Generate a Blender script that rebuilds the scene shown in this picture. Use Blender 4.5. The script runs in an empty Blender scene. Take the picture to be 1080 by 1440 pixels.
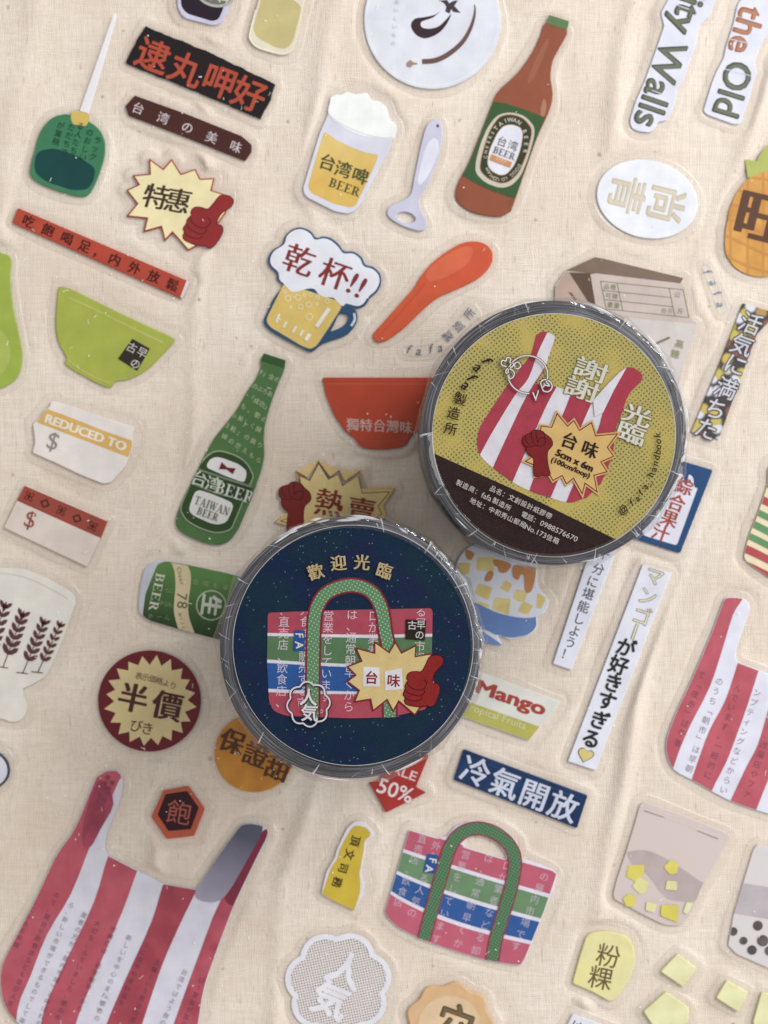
import bpy, math, random
import numpy as np
from mathutils import Vector
from mathutils.geometry import tessellate_polygon

random.seed(7)
RNG = np.random.default_rng(7)
SC = bpy.context.scene
COL = SC.collection

# ------------------------------------------------------------------ camera, world, light, exposure
S = 0.00014            # one photograph pixel on the cloth, in metres
D = 0.50               # height of the camera above the cloth
TOP = 0.050            # height of the tape rolls
cam_d = bpy.data.cameras.new('camera')
cam = bpy.data.objects.new('camera', cam_d)
COL.objects.link(cam)
cam.location = (0, 0, D)
cam_d.sensor_fit = 'VERTICAL'
cam_d.sensor_height = 36.0
cam_d.lens = 36.0 * D / (1440 * S)
cam_d.clip_start = 0.01
cam_d.clip_end = 20.0
cam_d.dof.use_dof = True
cam_d.dof.focus_distance = D - TOP + 0.004
cam_d.dof.aperture_fstop = 27.0
SC.camera = cam

world = bpy.data.worlds.new("World")
SC.world = world
world.use_nodes = True
wb = world.node_tree.nodes['Background']
wb.inputs['Color'].default_value = (1.0, 0.965, 0.935, 1)
wb.inputs['Strength'].default_value = 0.56

def area(name, loc, target, sx, sy, power, color):
    l = bpy.data.lights.new(name, 'AREA')
    l.shape = 'RECTANGLE'; l.size = sx; l.size_y = sy
    l.energy = power; l.color = color
    o = bpy.data.objects.new(name, l)
    COL.objects.link(o)
    o.location = loc
    o.rotation_euler = (Vector(target) - Vector(loc)).to_track_quat('-Z', 'Y').to_euler()
    return o
area('window_light', (0.48, 0.17, 0.40), (0.0, 0.0, 0.0), 0.74, 0.64, 4.0, (0.98, 0.99, 1.0))
area('glint_lamp', (0.31, 0.32, 0.54), (0.01, 0.01, 0.0), 0.17, 0.17, 1.15, (0.99, 0.99, 1.0))  # small extra lamp, added for crisp glints on the wrap film

SC.view_settings.view_transform = 'Standard'
SC.view_settings.look = 'None'
SC.view_settings.exposure = 0.04
SC.view_settings.gamma = 1.0
SC.view_settings.use_curve_mapping = False
SC.cycles.transparent_max_bounces = 24

# ------------------------------------------------------------------ small geometry helpers (photograph pixels, y down)
def P(s):
    return [tuple(float(v) for v in t.split(',')) for t in s.split()]

def Z(ox, oy, k, s):
    return [(ox + x / k, oy + y / k) for x, y in P(s)]

def sm(pts, n=6, closed=True):
    out = []
    N = len(pts)
    rng = range(N) if closed else range(N - 1)
    for i in rng:
        g = (lambda j: pts[j % N]) if closed else (lambda j: pts[min(max(j, 0), N - 1)])
        p0, p1, p2, p3 = g(i - 1), g(i), g(i + 1), g(i + 2)
        for k in range(n):
            t = k / n
            out.append(tuple(0.5 * ((2 * b) + (-a + c) * t + (2 * a - 5 * b + 4 * c - d) * t * t + (-a + 3 * b - 3 * c + d) * t ** 3)
                             for a, b, c, d in zip(p0, p1, p2, p3)))
    if not closed:
        out.append(pts[-1])
    return out

def rp(pts, r=3.0, n=4):
    out = []
    N = len(pts)
    for i in range(N):
        a, b, c = Vector(pts[i - 1]), Vector(pts[i]), Vector(pts[(i + 1) % N])
        u, v = a - b, c - b
        rr = min(r, u.length * 0.45, v.length * 0.45)
        if rr < 0.05:
            out.append(tuple(b)); continue
        p, q = b + u.normalized() * rr, b + v.normalized() * rr
        for k in range(n + 1):
            t = k / n
            out.append(tuple(p * (1 - t) ** 2 + b * 2 * t * (1 - t) + q * t * t))
    return out

def ell(cx, cy, rx, ry, rot=0, n=48, a0=0, a1=360):
    c, s = math.cos(math.radians(rot)), math.sin(math.radians(rot))
    full = abs(a1 - a0) >= 360
    out = []
    for i in range(n if full else n + 1):
        a = math.radians(a0 + (a1 - a0) * i / n)
        x, y = rx * math.cos(a), ry * math.sin(a)
        out.append((cx + x * c - y * s, cy + x * s + y * c))
    return out

def dense(pts, step=3.0, amp=0.0):
    out = []
    for i in range(len(pts)):
        a, b = Vector(pts[i]), Vector(pts[(i + 1) % len(pts)])
        n = max(1, int((b - a).length / step))
        for k in range(n):
            p = a.lerp(b, k / n)
            out.append((p.x + random.uniform(-amp, amp), p.y + random.uniform(-amp, amp)))
    return out

def sarea(pts):
    return 0.5 * sum(pts[i - 1][0] * pts[i][1] - pts[i][0] * pts[i - 1][1] for i in range(len(pts)))

def clean(pts):
    out = [pts[0]]
    for p in pts[1:]:
        if abs(p[0] - out[-1][0]) + abs(p[1] - out[-1][1]) > 0.02:
            out.append(p)
    if abs(out[0][0] - out[-1][0]) + abs(out[0][1] - out[-1][1]) < 0.02:
        out.pop()
    return out

def inset(pts, d):
    """pts counter-clockwise (positive area) -> moved inwards by d"""
    N = len(pts)
    out = []
    for i in range(N):
        a, b, c = Vector(pts[i - 1]), Vector(pts[i]), Vector(pts[(i + 1) % N])
        e1, e2 = (b - a), (c - b)
        if e1.length < 1e-6 or e2.length < 1e-6:
            out.append(tuple(b)); continue
        e1.normalize(); e2.normalize()
        n1, n2 = Vector((-e1.y, e1.x)), Vector((-e2.y, e2.x))
        m = n1 + n2
        if m.length < 1e-4:
            out.append(tuple(b + n1 * d)); continue
        m.normalize()
        k = min(1.0 / max(m.dot(n1), 0.2), 4.0)
        out.append(tuple(b + m * d * k))
    return out

def shrink(pts, d):
    p = clean(pts)
    if sarea(p) < 0:
        p = p[::-1]
    return inset(p, d)

def tris(loops):
    vs = [Vector((x, y, 0)) for lp in loops for x, y in lp]
    T = tessellate_polygon([[Vector((x, y, 0)) for x, y in lp] for lp in loops])
    return [(vs[a].xy, vs[b].xy, vs[c].xy) for a, b, c in T]

def clip_tri(poly, tri):
    if (tri[1] - tri[0]).cross(tri[2] - tri[0]) < 0:
        tri = (tri[0], tri[2], tri[1])
    for i in range(3):
        a, b = tri[i], tri[(i + 1) % 3]
        e = b - a
        out = []
        for j in range(len(poly)):
            p, q = poly[j - 1], poly[j]
            sp, sq = e.cross(p - a), e.cross(q - a)
            if sp >= 0:
                out.append(p)
            if (sp > 0 > sq) or (sp < 0 < sq):
                out.append(p.lerp(q, sp / (sp - sq)))
        poly = out
        if len(poly) < 3:
            return []
    return poly

def bb(t):
    xs = [p.x for p in t]; ys = [p.y for p in t]
    return min(xs), min(ys), max(xs), max(ys)

def clip_all(A, B):
    bB = [(t, bb(t)) for t in B if abs((t[1] - t[0]).cross(t[2] - t[0])) > 1e-5]
    out = []
    for t in A:
        dz = None
        if len(t) == 2: t, dz = t
        x0, y0, x1, y1 = bb(t)
        for u, (a0, b0, a1, b1) in bB:
            if x1 < a0 or a1 < x0 or y1 < b0 or b1 < y0:
                continue
            r = clip_tri(list(t), u)
            if len(r) >= 3:
                out.append(r if dz is None else (r, dz))
    return out

def ribbon(path, w, closed=False):
    """list of quads along path; w number or list of widths"""
    N = len(path)
    L, R = [], []
    for i in range(N):
        a = Vector(path[i - 1] if (i > 0 or closed) else path[i])
        b = Vector(path[i])
        c = Vector(path[(i + 1) % N] if (i < N - 1 or closed) else path[i])
        t1 = (b - a); t2 = (c - b)
        t1 = t1.normalized() if t1.length > 1e-6 else t2.normalized()
        t2 = t2.normalized() if t2.length > 1e-6 else t1
        n1, n2 = Vector((-t1.y, t1.x)), Vector((-t2.y, t2.x))
        m = n1 + n2
        m = m.normalized() if m.length > 1e-3 else n1
        k = min(1 / max(m.dot(n1), 0.3), 3.0)
        h = (w[i] if isinstance(w, (list, tuple)) else w) * 0.5 * k
        L.append(b + m * h); R.append(b - m * h)
    q = []
    for i in range(N if closed else N - 1):
        j = (i + 1) % N
        q.append([L[i], L[j], R[j], R[i]])
    return q

# ------------------------------------------------------------------ materials
def tone(c):
    """ink colour read off the photograph -> base colour (takes off the film's own veil, keeps whites)"""
    r, g, b, _ = lin(c)
    m = (r + g + b) / 3
    f = lambda v: max((v + (m - v) * 0.07) * (0.90 + 0.07 * m) - 0.005, 0.003)
    return (f(r), f(g), f(b), 1.0)

def lin(c):
    f = lambda v: v / 12.92 if v <= 0.04045 else ((v + 0.055) / 1.055) ** 2.4
    return tuple(f(v / 255.0) for v in c) + (1.0,)

class NT:
    def __init__(self, name):
        self.m = bpy.data.materials.new(name)
        self.m.use_nodes = True
        self.t = self.m.node_tree
        self.t.nodes.clear()
        self.out = self.t.nodes.new('ShaderNodeOutputMaterial')
    def n(self, kind, **kw):
        nd = self.t.nodes.new('ShaderNode' + kind)
        for k, v in kw.items():
            if k.startswith('i_'):
                nd.inputs[k[2:].replace('_', ' ')].default_value = v
            else:
                setattr(nd, k, v)
        return nd
    def l(self, a, b):
        self.t.links.new(a, b)
    def math(self, op, a, b=None):
        nd = self.t.nodes.new('ShaderNodeMath'); nd.operation = op
        for i, v in enumerate((a, b)):
            if v is None: continue
            if isinstance(v, (int, float)): nd.inputs[i].default_value = v
            else: self.l(v, nd.inputs[i])
        return nd.outputs[0]
    def mix(self, f, a, b, blend='MIX'):
        nd = self.t.nodes.new('ShaderNodeMix'); nd.data_type = 'RGBA'; nd.blend_type = blend
        for s, v in ((nd.inputs[0], f), (nd.inputs[6], a), (nd.inputs[7], b)):
            if isinstance(v, (int, float, tuple)): s.default_value = v
            else: self.l(v, s)
        return nd.outputs[2]
    def px(self, rot=0.0, sx=1.0, sy=1.0, obj=True):
        """coordinates in photograph pixels"""
        tc = self.n('TexCoord').outputs['Object'] if obj else self.n('NewGeometry').outputs['Position']
        mp = self.n('Mapping')
        mp.inputs['Rotation'].default_value = (0, 0, math.radians(rot))
        mp.inputs['Scale'].default_value = (sx / S, sy / S, 1 / S)
        self.l(tc, mp.inputs['Vector'])
        return mp.outputs[0]
    def noise(self, vec, scale, detail=2.0, rough=0.5):
        nd = self.n('TexNoise'); nd.inputs['Scale'].default_value = scale
        nd.inputs['Detail'].default_value = detail; nd.inputs['Roughness'].default_value = rough
        self.l(vec, nd.inputs['Vector'])
        return nd.outputs['Fac']
    def ramp(self, f, a, b):
        nd = self.n('MapRange'); nd.inputs['From Min'].default_value = a; nd.inputs['From Max'].default_value = b
        self.l(f, nd.inputs['Value'])
        return nd.outputs[0]
    def weave(self):
        """thread heights of the fabric, in world space so that everything lying on it shows the same weave"""
        wob = self.noise(self.px(obj=False), 0.012, 1.0)
        u = self.noise(self.px(-7, 0.42, 0.016, obj=False), 1.0, 1.0)
        v = self.noise(self.px(-9, 0.016, 0.42, obj=False), 1.0, 1.0)
        return u, v, self.math('ADD', u, v)
    def finish(self, surf, name=None):
        self.l(surf, self.out.inputs['Surface'])
        return self.m

MATS = {}
GAIN = 1.0
def ink(c, rough=0.33, paper=False, c2=None, grad=None):
    """printed film colour: faint mottling, the weave showing through"""
    key = (tuple(c), rough, paper, c2, grad)
    if key in MATS: return MATS[key]
    m = NT('printed_paper' if paper else 'printed_film')
    col = tone(c)
    if paper: col = tuple(v * (0.72 + 0.12 * max(col[:3])) for v in col[:3]) + (1.0,)
    n1 = m.noise(m.px(), 0.03 if not paper else 0.05, 3.0)
    cc = col
    if c2:
        if grad:
            mp = m.px(grad[0])
            sep = m.n('SeparateXYZ'); m.l(mp, sep.inputs[0])
            g = m.ramp(sep.outputs['X'], grad[1], grad[2])
            cc = m.mix(g, col, tone(c2))
        else:
            cc = m.mix(m.ramp(m.noise(m.px(), 0.035, 3.0), 0.35, 0.65), col, tone(c2))
    dark = m.mix(1.0, cc, (0.86, 0.86, 0.87, 1), 'MULTIPLY')
    base = m.mix(m.ramp(n1, 0.3, 0.7), cc, dark)
    b = m.n('BsdfPrincipled')
    if paper:
        g = m.noise(m.px(), 0.9, 2.0)
        base = m.mix(m.math('MULTIPLY', m.ramp(g, 0.35, 0.75), 0.30), base, m.mix(1.0, base, (0.45, 0.45, 0.47, 1), 'MULTIPLY'))
        base = m.mix(m.math('MULTIPLY', m.ramp(m.noise(m.px(), 1.3, 0.0), 0.60, 0.74), 0.25), base, m.mix(0.14, base, (0.6, 0.6, 0.6, 1)))
        h = g; st, di = 0.12, 0.00003
    else:
        u, v, h = m.weave()
        base = m.mix(m.math('MULTIPLY', m.ramp(h, 0.75, 1.25), 0.06), base, m.mix(1.0, base, (0.55, 0.53, 0.50, 1), 'MULTIPLY'))
        st, di = 0.05, 0.00004
    m.l(base, b.inputs['Base Color'])
    b.inputs['Roughness'].default_value = 0.6 if paper else rough
    b.inputs['Specular IOR Level'].default_value = 0.08 if paper else 0.3
    bp = m.n('Bump'); bp.inputs['Strength'].default_value = st; bp.inputs['Distance'].default_value = di
    m.l(h, bp.inputs['Height']); m.l(bp.outputs[0], b.inputs['Normal'])
    MATS[key] = m.finish(b.outputs[0])
    return MATS[key]

def dots(base, dot, spacing, r, rot=45, paper=True, base2=None, speck=None):
    key = ('dots', base, dot, spacing, r, rot, base2, speck)
    if key in MATS: return MATS[key]
    m = NT('dotted_print')
    vo = m.n('TexVoronoi', voronoi_dimensions='2D'); vo.inputs['Scale'].default_value = 1 / spacing
    vo.inputs['Randomness'].default_value = 0.05
    m.l(m.px(rot), vo.inputs['Vector'])
    msk = m.ramp(vo.outputs['Distance'], r + 0.06, r - 0.06)
    c = tone(base)
    g = m.noise(m.px(), 0.9, 2.0)
    big = m.noise(m.px(), 0.02, 2.0)
    if base2:
        c = m.mix(m.ramp(big, 0.42, 0.62), c, tone(base2))
        msk = m.math('MULTIPLY', msk, m.ramp(big, 0.66, 0.50))
    c = m.mix(m.math('MULTIPLY', m.ramp(g, 0.35, 0.75), 0.35), c, m.mix(1.0, c, (0.45, 0.45, 0.42, 1), 'MULTIPLY'))
    if speck:
        c = m.mix(m.math('MULTIPLY', m.ramp(m.noise(m.px(), 0.75, 0.0), 0.68, 0.78), 0.5), c, tone(speck))
    c = m.mix(msk, c, tone(dot))
    b = m.n('BsdfPrincipled'); m.l(c, b.inputs['Base Color']); b.inputs['Roughness'].default_value = 0.55
    b.inputs['Specular IOR Level'].default_value = 0.25
    MATS[key] = m.finish(b.outputs[0])
    return MATS[key]

def night_mat():
    m = NT('deep_blue_paper')
    a = m.ramp(m.noise(m.px(), 0.018, 3.0), 0.38, 0.62)
    c = m.mix(a, lin((12, 29, 56)), lin((13, 36, 50)))
    c = m.mix(m.ramp(m.noise(m.px(), 0.03, 2.0), 0.5, 0.7), c, lin((20, 26, 58)))
    g = m.noise(m.px(), 0.8, 2.0)
    c = m.mix(m.math('MULTIPLY', m.ramp(g, 0.4, 0.8), 0.5), c, (0.006, 0.014, 0.035, 1))
    c = m.mix(m.math('MULTIPLY', m.ramp(m.noise(m.px(), 1.1, 0.0), 0.62, 0.76), 0.12), c, lin((90, 125, 155)))
    vo = m.n('TexVoronoi', voronoi_dimensions='2D'); vo.inputs['Scale'].default_value = 1 / 11.0
    m.l(m.px(), vo.inputs['Vector'])
    st = m.math('MULTIPLY', m.ramp(vo.outputs['Distance'], 0.085, 0.04), m.ramp(m.noise(m.px(), 0.05, 1.0), 0.5, 0.6))
    c = m.mix(m.math('MULTIPLY', st, 0.30), c, lin((170, 190, 205)))
    b = m.n('BsdfPrincipled'); m.l(c, b.inputs['Base Color']); b.inputs['Roughness'].default_value = 0.5
    b.inputs['Specular IOR Level'].default_value = 0.1
    return m.finish(b.outputs[0])

def photo_mat():
    """blurred market photograph: lemons, pale shapes and dark gaps"""
    m = NT('fruit_photo_print')
    vo = m.n('TexVoronoi', voronoi_dimensions='2D', feature='SMOOTH_F1'); vo.inputs['Scale'].default_value = 1 / 17.0
    vo.inputs['Smoothness'].default_value = 0.25
    m.l(m.px(), vo.inputs['Vector'])
    sep = m.n('SeparateColor'); m.l(vo.outputs['Color'], sep.inputs[0])
    c = m.mix(m.ramp(sep.outputs[0], 0.35, 0.5), lin((196, 164, 72)), lin((184, 170, 82)))
    c = m.mix(m.ramp(sep.outputs[1], 0.62, 0.70), c, lin((205, 206, 216)))
    c = m.mix(m.ramp(sep.outputs[2], 0.68, 0.74), c, lin((120, 80, 66)))
    c = m.mix(m.ramp(vo.outputs['Distance'], 0.34, 0.55), c, lin((52, 46, 46)))
    b = m.n('BsdfPrincipled'); m.l(c, b.inputs['Base Color']); b.inputs['Roughness'].default_value = 0.45
    return m.finish(b.outputs[0])

def net_mat(rot=-13, spacing=3.7):
    """clear film printed with a fine white net"""
    m = NT('white_net_film')
    sep = m.n('SeparateXYZ'); m.l(m.px(rot, 1 / spacing, 1 / spacing), sep.inputs[0])
    f = lambda s: m.math('ABSOLUTE', m.math('SUBTRACT', m.math('FRACT', s), 0.5))
    e = m.math('MAXIMUM', f(sep.outputs['X']), f(sep.outputs['Y']))
    msk = m.ramp(e, 0.27, 0.37)
    d = m.n('BsdfPrincipled'); d.inputs['Base Color'].default_value = lin((228, 226, 230)); d.inputs['Roughness'].default_value = 0.45
    t = m.n('BsdfTransparent'); t.inputs['Color'].default_value = (0.86, 0.82, 0.78, 1)
    mx = m.n('MixShader'); m.l(m.math('MULTIPLY', msk, 0.9), mx.inputs[0]); m.l(t.outputs[0], mx.inputs[1]); m.l(d.outputs[0], mx.inputs[2])
    return m.finish(mx.outputs[0])

def film_mat(name, rough, base_fac, ior=1.45, tint=(0.985, 0.982, 0.975, 1), bump=0.0, bscale=0.05, milk=0.0, graze=0.7):
    m = NT(name)
    t = m.n('BsdfTransparent'); t.inputs['Color'].default_value = tint
    g = m.n('BsdfGlossy'); g.inputs['Roughness'].default_value = rough; g.inputs['Color'].default_value = (1, 1, 1, 1)
    f = m.n('LayerWeight'); f.inputs['Blend'].default_value = 0.5
    if bump:
        bp = m.n('Bump'); bp.inputs['Strength'].default_value = bump; bp.inputs['Distance'].default_value = 0.0004
        m.l(m.noise(m.px(), bscale, 3.0), bp.inputs['Height'])
        m.l(bp.outputs[0], g.inputs['Normal']); m.l(bp.outputs[0], f.inputs['Normal'])
    mx = m.n('MixShader')
    m.l(m.math('MINIMUM', m.math('ADD', m.math('MULTIPLY', m.math('POWER', f.outputs['Facing'], 4.0), graze), base_fac), 1.0), mx.inputs[0])
    body = t.outputs[0]
    if milk:
        df = m.n('BsdfDiffuse'); df.inputs['Color'].default_value = (0.86, 0.84, 0.80, 1)
        mk = m.n('MixShader'); mk.inputs[0].default_value = milk
        m.l(body, mk.inputs[1]); m.l(df.outputs[0], mk.inputs[2]); body = mk.outputs[0]
    m.l(body, mx.inputs[1]); m.l(g.outputs[0], mx.inputs[2])
    return m.finish(mx.outputs[0])

def glassy(c, alpha):
    """tinted translucent print"""
    key = ('glassy', c, alpha)
    if key in MATS: return MATS[key]
    m = NT('translucent_print')
    d = m.n('BsdfPrincipled'); d.inputs['Base Color'].default_value = lin(c); d.inputs['Roughness'].default_value = 0.35
    t = m.n('BsdfTransparent'); t.inputs['Color'].default_value = (0.97, 0.96, 0.95, 1)
    mx = m.n('MixShader'); mx.inputs[0].default_value = alpha
    m.l(t.outputs[0], mx.inputs[1]); m.l(d.outputs[0], mx.inputs[2])
    MATS[key] = m.finish(mx.outputs[0])
    return MATS[key]

def cloth_mat():
    m = NT('unbleached_cotton')
    u, v, h = m.weave()
    # fine plain weave: thread grid with wobble
    wob = m.noise(m.px(obj=False), 0.02, 2.0)
    def thread(rot, per):
        sep = m.n('SeparateXYZ'); m.l(m.px(rot, obj=False), sep.inputs[0])
        x = m.math('ADD', sep.outputs['X'], m.math('MULTIPLY', wob, 14.0))
        return m.math('SINE', m.math('MULTIPLY', x, 2 * math.pi / per)), sep
    a, s1 = thread(-6, 3.1)
    b_, s2 = thread(-8 + 90, 3.3)
    grid = m.math('MULTIPLY', a, b_)
    fine = m.math('MULTIPLY', m.math('ADD', a, b_), 0.5)
    base = lin((228, 219, 208))
    blotch = m.ramp(m.noise(m.px(obj=False), 0.0055, 4.0, 0.6), 0.36, 0.66)
    c = m.mix(blotch, base, lin((215, 201, 187)))
    thr = m.ramp(h, 0.72, 1.28)
    c = m.mix(m.math('MULTIPLY', thr, 0.34), c, lin((184, 160, 134)))
    c = m.mix(m.math('MULTIPLY', m.ramp(fine, -1, 1), 0.28), c, lin((240, 230, 214)))
    c = m.mix(m.math('MULTIPLY', m.ramp(grid, 0.3, 1.0), 0.22), c, lin((150, 125, 100)))
    # slubs and seed flecks
    sl = m.ramp(m.noise(m.px(-7, 0.30, 0.035, obj=False), 1.0, 1.0), 0.66, 0.78)
    c = m.mix(m.math('MULTIPLY', sl, 0.35), c, lin((150, 118, 88)))
    fl = m.n('TexVoronoi', voronoi_dimensions='2D'); fl.inputs['Scale'].default_value = 1 / 95.0
    m.l(m.px(obj=False), fl.inputs['Vector'])
    wn = m.noise(m.px(obj=False), 0.4, 1.0)
    fm = m.ramp(m.math('ADD', fl.outputs['Distance'], m.math('ADD', m.math('MULTIPLY', wn, 0.05), m.math('MULTIPLY', m.noise(m.px(obj=False), 0.013, 0.0), 0.10))), 0.095, 0.060)
    c = m.mix(m.math('MULTIPLY', fm, 0.6), c, lin((112, 82, 58)))
    bs = m.n('BsdfPrincipled'); m.l(c, bs.inputs['Base Color']); bs.inputs['Roughness'].default_value = 0.85
    bs.inputs['Specular IOR Level'].default_value = 0.15
    bs.inputs['Sheen Weight'].default_value = 0.08
    hh = m.math('ADD', m.math('MULTIPLY', h, 1.0), m.math('ADD', m.math('MULTIPLY', fine, 0.35), m.math('MULTIPLY', m.noise(m.px(obj=False), 0.03, 3.0), 3.0)))
    bp = m.n('Bump'); bp.inputs['Strength'].default_value = 0.5; bp.inputs['Distance'].default_value = 0.00016
    m.l(hh, bp.inputs['Height']); m.l(bp.outputs[0], bs.inputs['Normal'])
    return m.finish(bs.outputs[0])

FILM = film_mat('clear_film', 0.22, 0.035, 1.42, (0.99, 0.985, 0.978, 1), milk=0.10)

# ------------------------------------------------------------------ mesh makers
def mesh_from(name, polys, mat, z, k, org, parent):
    """polys: list of pixel polygons (Vectors) or (poly, z offset)"""
    vs, fs = [], []
    for pl in polys:
        dz = 0.0
        if isinstance(pl, tuple) and len(pl) == 2 and isinstance(pl[1], float):
            pl, dz = pl
        if len(pl) < 3: continue
        b = len(vs)
        a = sum(pl[i - 1][0] * pl[i][1] - pl[i][0] * pl[i - 1][1] for i in range(len(pl)))
        if a > 0: pl = pl[::-1]          # y is flipped: face up
        for p in pl:
            vs.append(((p[0] - 540) * S * k - org[0], (720 - p[1]) * S * k - org[1], z + dz - org[2]))
        fs.append(tuple(range(b, len(vs))))
    me = bpy.data.meshes.new(name)
    me.from_pydata(vs, [], fs)
    me.materials.append(mat)
    o = bpy.data.objects.new(name, me)
    COL.objects.link(o)
    if parent: o.parent = parent
    return o

def slab(name, loops, mat, z0, z1, k, org, cham=0.9, chz=0.00012):
    """thin printed piece with a rounded rim"""
    fixed = []
    for i, lp in enumerate(loops):
        p = clean(lp)
        if (sarea(p) < 0) == (i == 0): p = p[::-1]
        fixed.append(p)
    vs, fs = [], []
    def W(p, z): return ((p[0] - 540) * S * k - org[0], (720 - p[1]) * S * k - org[1], z - org[2])
    tops = []
    smooth = []
    for lp in fixed:
        N = len(lp)
        i1, i2 = inset(lp, cham * 0.3), inset(lp, cham)
        rings = [[W(p, z0) for p in lp], [W(p, z1 - chz) for p in lp], [W(p, z1 - chz * 0.3) for p in i1], [W(p, z1) for p in i2]]
        b = len(vs)
        for r in rings: vs += r
        for a in range(3):
            for i in range(N):
                j = (i + 1) % N
                fs.append((b + a * N + j, b + a * N + i, b + (a + 1) * N + i, b + (a + 1) * N + j))
                smooth.append(a > 0)
        tops.append((b + 3 * N, i2))
    idx = [b + i for b, lp in tops for i in range(len(lp))]
    T = tessellate_polygon([[Vector((x, y, 0)) for x, y in lp] for _, lp in tops])
    flat = [p for _, lp in tops for p in lp]
    for t in T:
        A, B, C = (Vector(flat[q]) for q in t)
        t = t if (B - A).cross(C - A) < 0 else (t[0], t[2], t[1])
        fs.append(tuple(idx[q] for q in t)); smooth.append(False)
    me = bpy.data.meshes.new(name)
    me.from_pydata(vs, [], fs)
    me.polygons.foreach_set('use_smooth', smooth)
    me.materials.append(mat)
    me.update()
    o = bpy.data.objects.new(name, me)
    COL.objects.link(o)
    o.location = org
    return o, [t[1] for t in tops]

GL = {}
def glyph(ch, w=0.0):
    w = 0.0
    key = (ch, w)
    if key not in GL:
        c = bpy.data.curves.new('t', 'FONT'); c.body = ch; c.size = 1; c.offset = w; c.resolution_u = 3
        o = bpy.data.objects.new('t', c); COL.objects.link(o)
        dg = bpy.context.evaluated_depsgraph_get()
        m = bpy.data.meshes.new_from_object(o.evaluated_get(dg))
        v = [(p.co.x, p.co.y) for p in m.vertices]
        f = [tuple(p.vertices) for p in m.polygons]
        bpy.data.objects.remove(o); bpy.data.curves.remove(c); bpy.data.meshes.remove(m)
        GL[key] = (v, f)
    return GL[key]

def place(v, f, cx, cy, sx, sy, rot, gx, gy, skew=0.0):
    """glyph outline -> pixel polygons, the glyph point (gx, gy) landing on (cx, cy)"""
    c, s = math.cos(math.radians(rot)), math.sin(math.radians(rot))
    out = []
    pts = []
    for x, y in v:
        X, Y = (x - gx + skew * (y - gy)) * sx, -(y - gy) * sy
        pts.append(Vector((cx + X * c - Y * s, cy + X * s + Y * c)))
    return [[pts[i] for i in q] for q in f]

def smear_set(polys, rot, d, w=0.0):
    """d: thick uprights, thin levels, the look of a brush-cut book face; w: bolder all round (pixels)"""
    c, s = math.cos(math.radians(rot)), math.sin(math.radians(rot))
    offs = [0.0] if d <= 0 else [-d, 0.0, d]
    ring = [(0.0, 0.0)] if w <= 0 else [(w * math.cos(math.radians(a)), w * math.sin(math.radians(a))) for a in range(0, 360, 60)]
    vv = sorted(set([(round(o * c + x, 3), round(o * s + y, 3)) for o in offs for x, y in ring]))
    return [([p + Vector(v) for p in q], i * 0.0000011) for i, v in enumerate(vv) for q in polys]

def _r(x0, y0, x1, y1): return [(x0, y0), (x1, y0), (x1, y1), (x0, y1)]
def _d(x0, y0, x1, y1, w): return [(x0 - w / 2, y0), (x0 + w / 2, y0), (x1 + w / 2, y1), (x1 - w / 2, y1)]
def _bowl(cx, cy, rx, ry, ix, iy, n=8):
    A = [math.radians(-90 + 180 * i / n) for i in range(n + 1)]
    return [[(cx + rx * math.cos(a), cy + ry * math.sin(a)), (cx + rx * math.cos(b), cy + ry * math.sin(b)), (cx + ix * math.cos(b), cy + iy * math.sin(b)), (cx + ix * math.cos(a), cy + iy * math.sin(a))] for a, b in zip(A, A[1:])]
_st = [_r(.10, .05, .27, .95), _r(0, 0, .37, .06), _r(0, .94, .37, 1)]
SERIF = {'B': (.72, _st + [_r(.27, .94, .36, 1), _r(.27, .475, .36, .535), _r(.27, 0, .36, .06)] + _bowl(.34, .735, .29, .265, .13, .2) + _bowl(.34, .265, .34, .265, .17, .2)),
         'E': (.70, _st + [_r(.37, .94, .62, 1), _r(.37, 0, .66, .06), _r(.27, .47, .48, .53), _r(.57, .76, .62, .94), _r(.61, .06, .66, .27), _r(.44, .38, .48, .62)]),
         'R': (.80, _st + [_r(.27, .94, .36, 1), _r(.27, .455, .36, .515)] + _bowl(.34, .725, .29, .275, .13, .21) + [_d(.66, .04, .40, .47, .17), _r(.56, 0, .80, .06)]),
         'T': (.78, [_r(.29, .05, .46, .95), _r(0, .94, .75, 1), _r(0, .74, .05, .94), _r(.70, .74, .75, .94), _r(.18, 0, .57, .06)]),
         'A': (.86, [_d(.12, .05, .40, 1, .06), _d(.68, .05, .40, 1, .17), _r(.22, .30, .55, .36), _r(0, 0, .25, .06), _r(.50, 0, .86, .06)]),
         'I': (.40, _st), 'W': (1.1, [_d(.32, 0, .12, .95, .16), _d(.34, 0, .54, .95, .06), _d(.74, 0, .54, .95, .16), _d(.76, 0, .96, .95, .06), _r(0, .94, .26, 1), _r(.42, .94, .66, 1), _r(.84, .94, 1.08, 1)]),
         'N': (.86, [_r(.11, .05, .17, .95), _d(.66, 0, .14, 1, .17), _r(.67, .0, .73, .95), _r(0, 0, .28, .06), _r(0, .94, .14, 1), _r(.56, .94, .84, 1)])}

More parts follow.
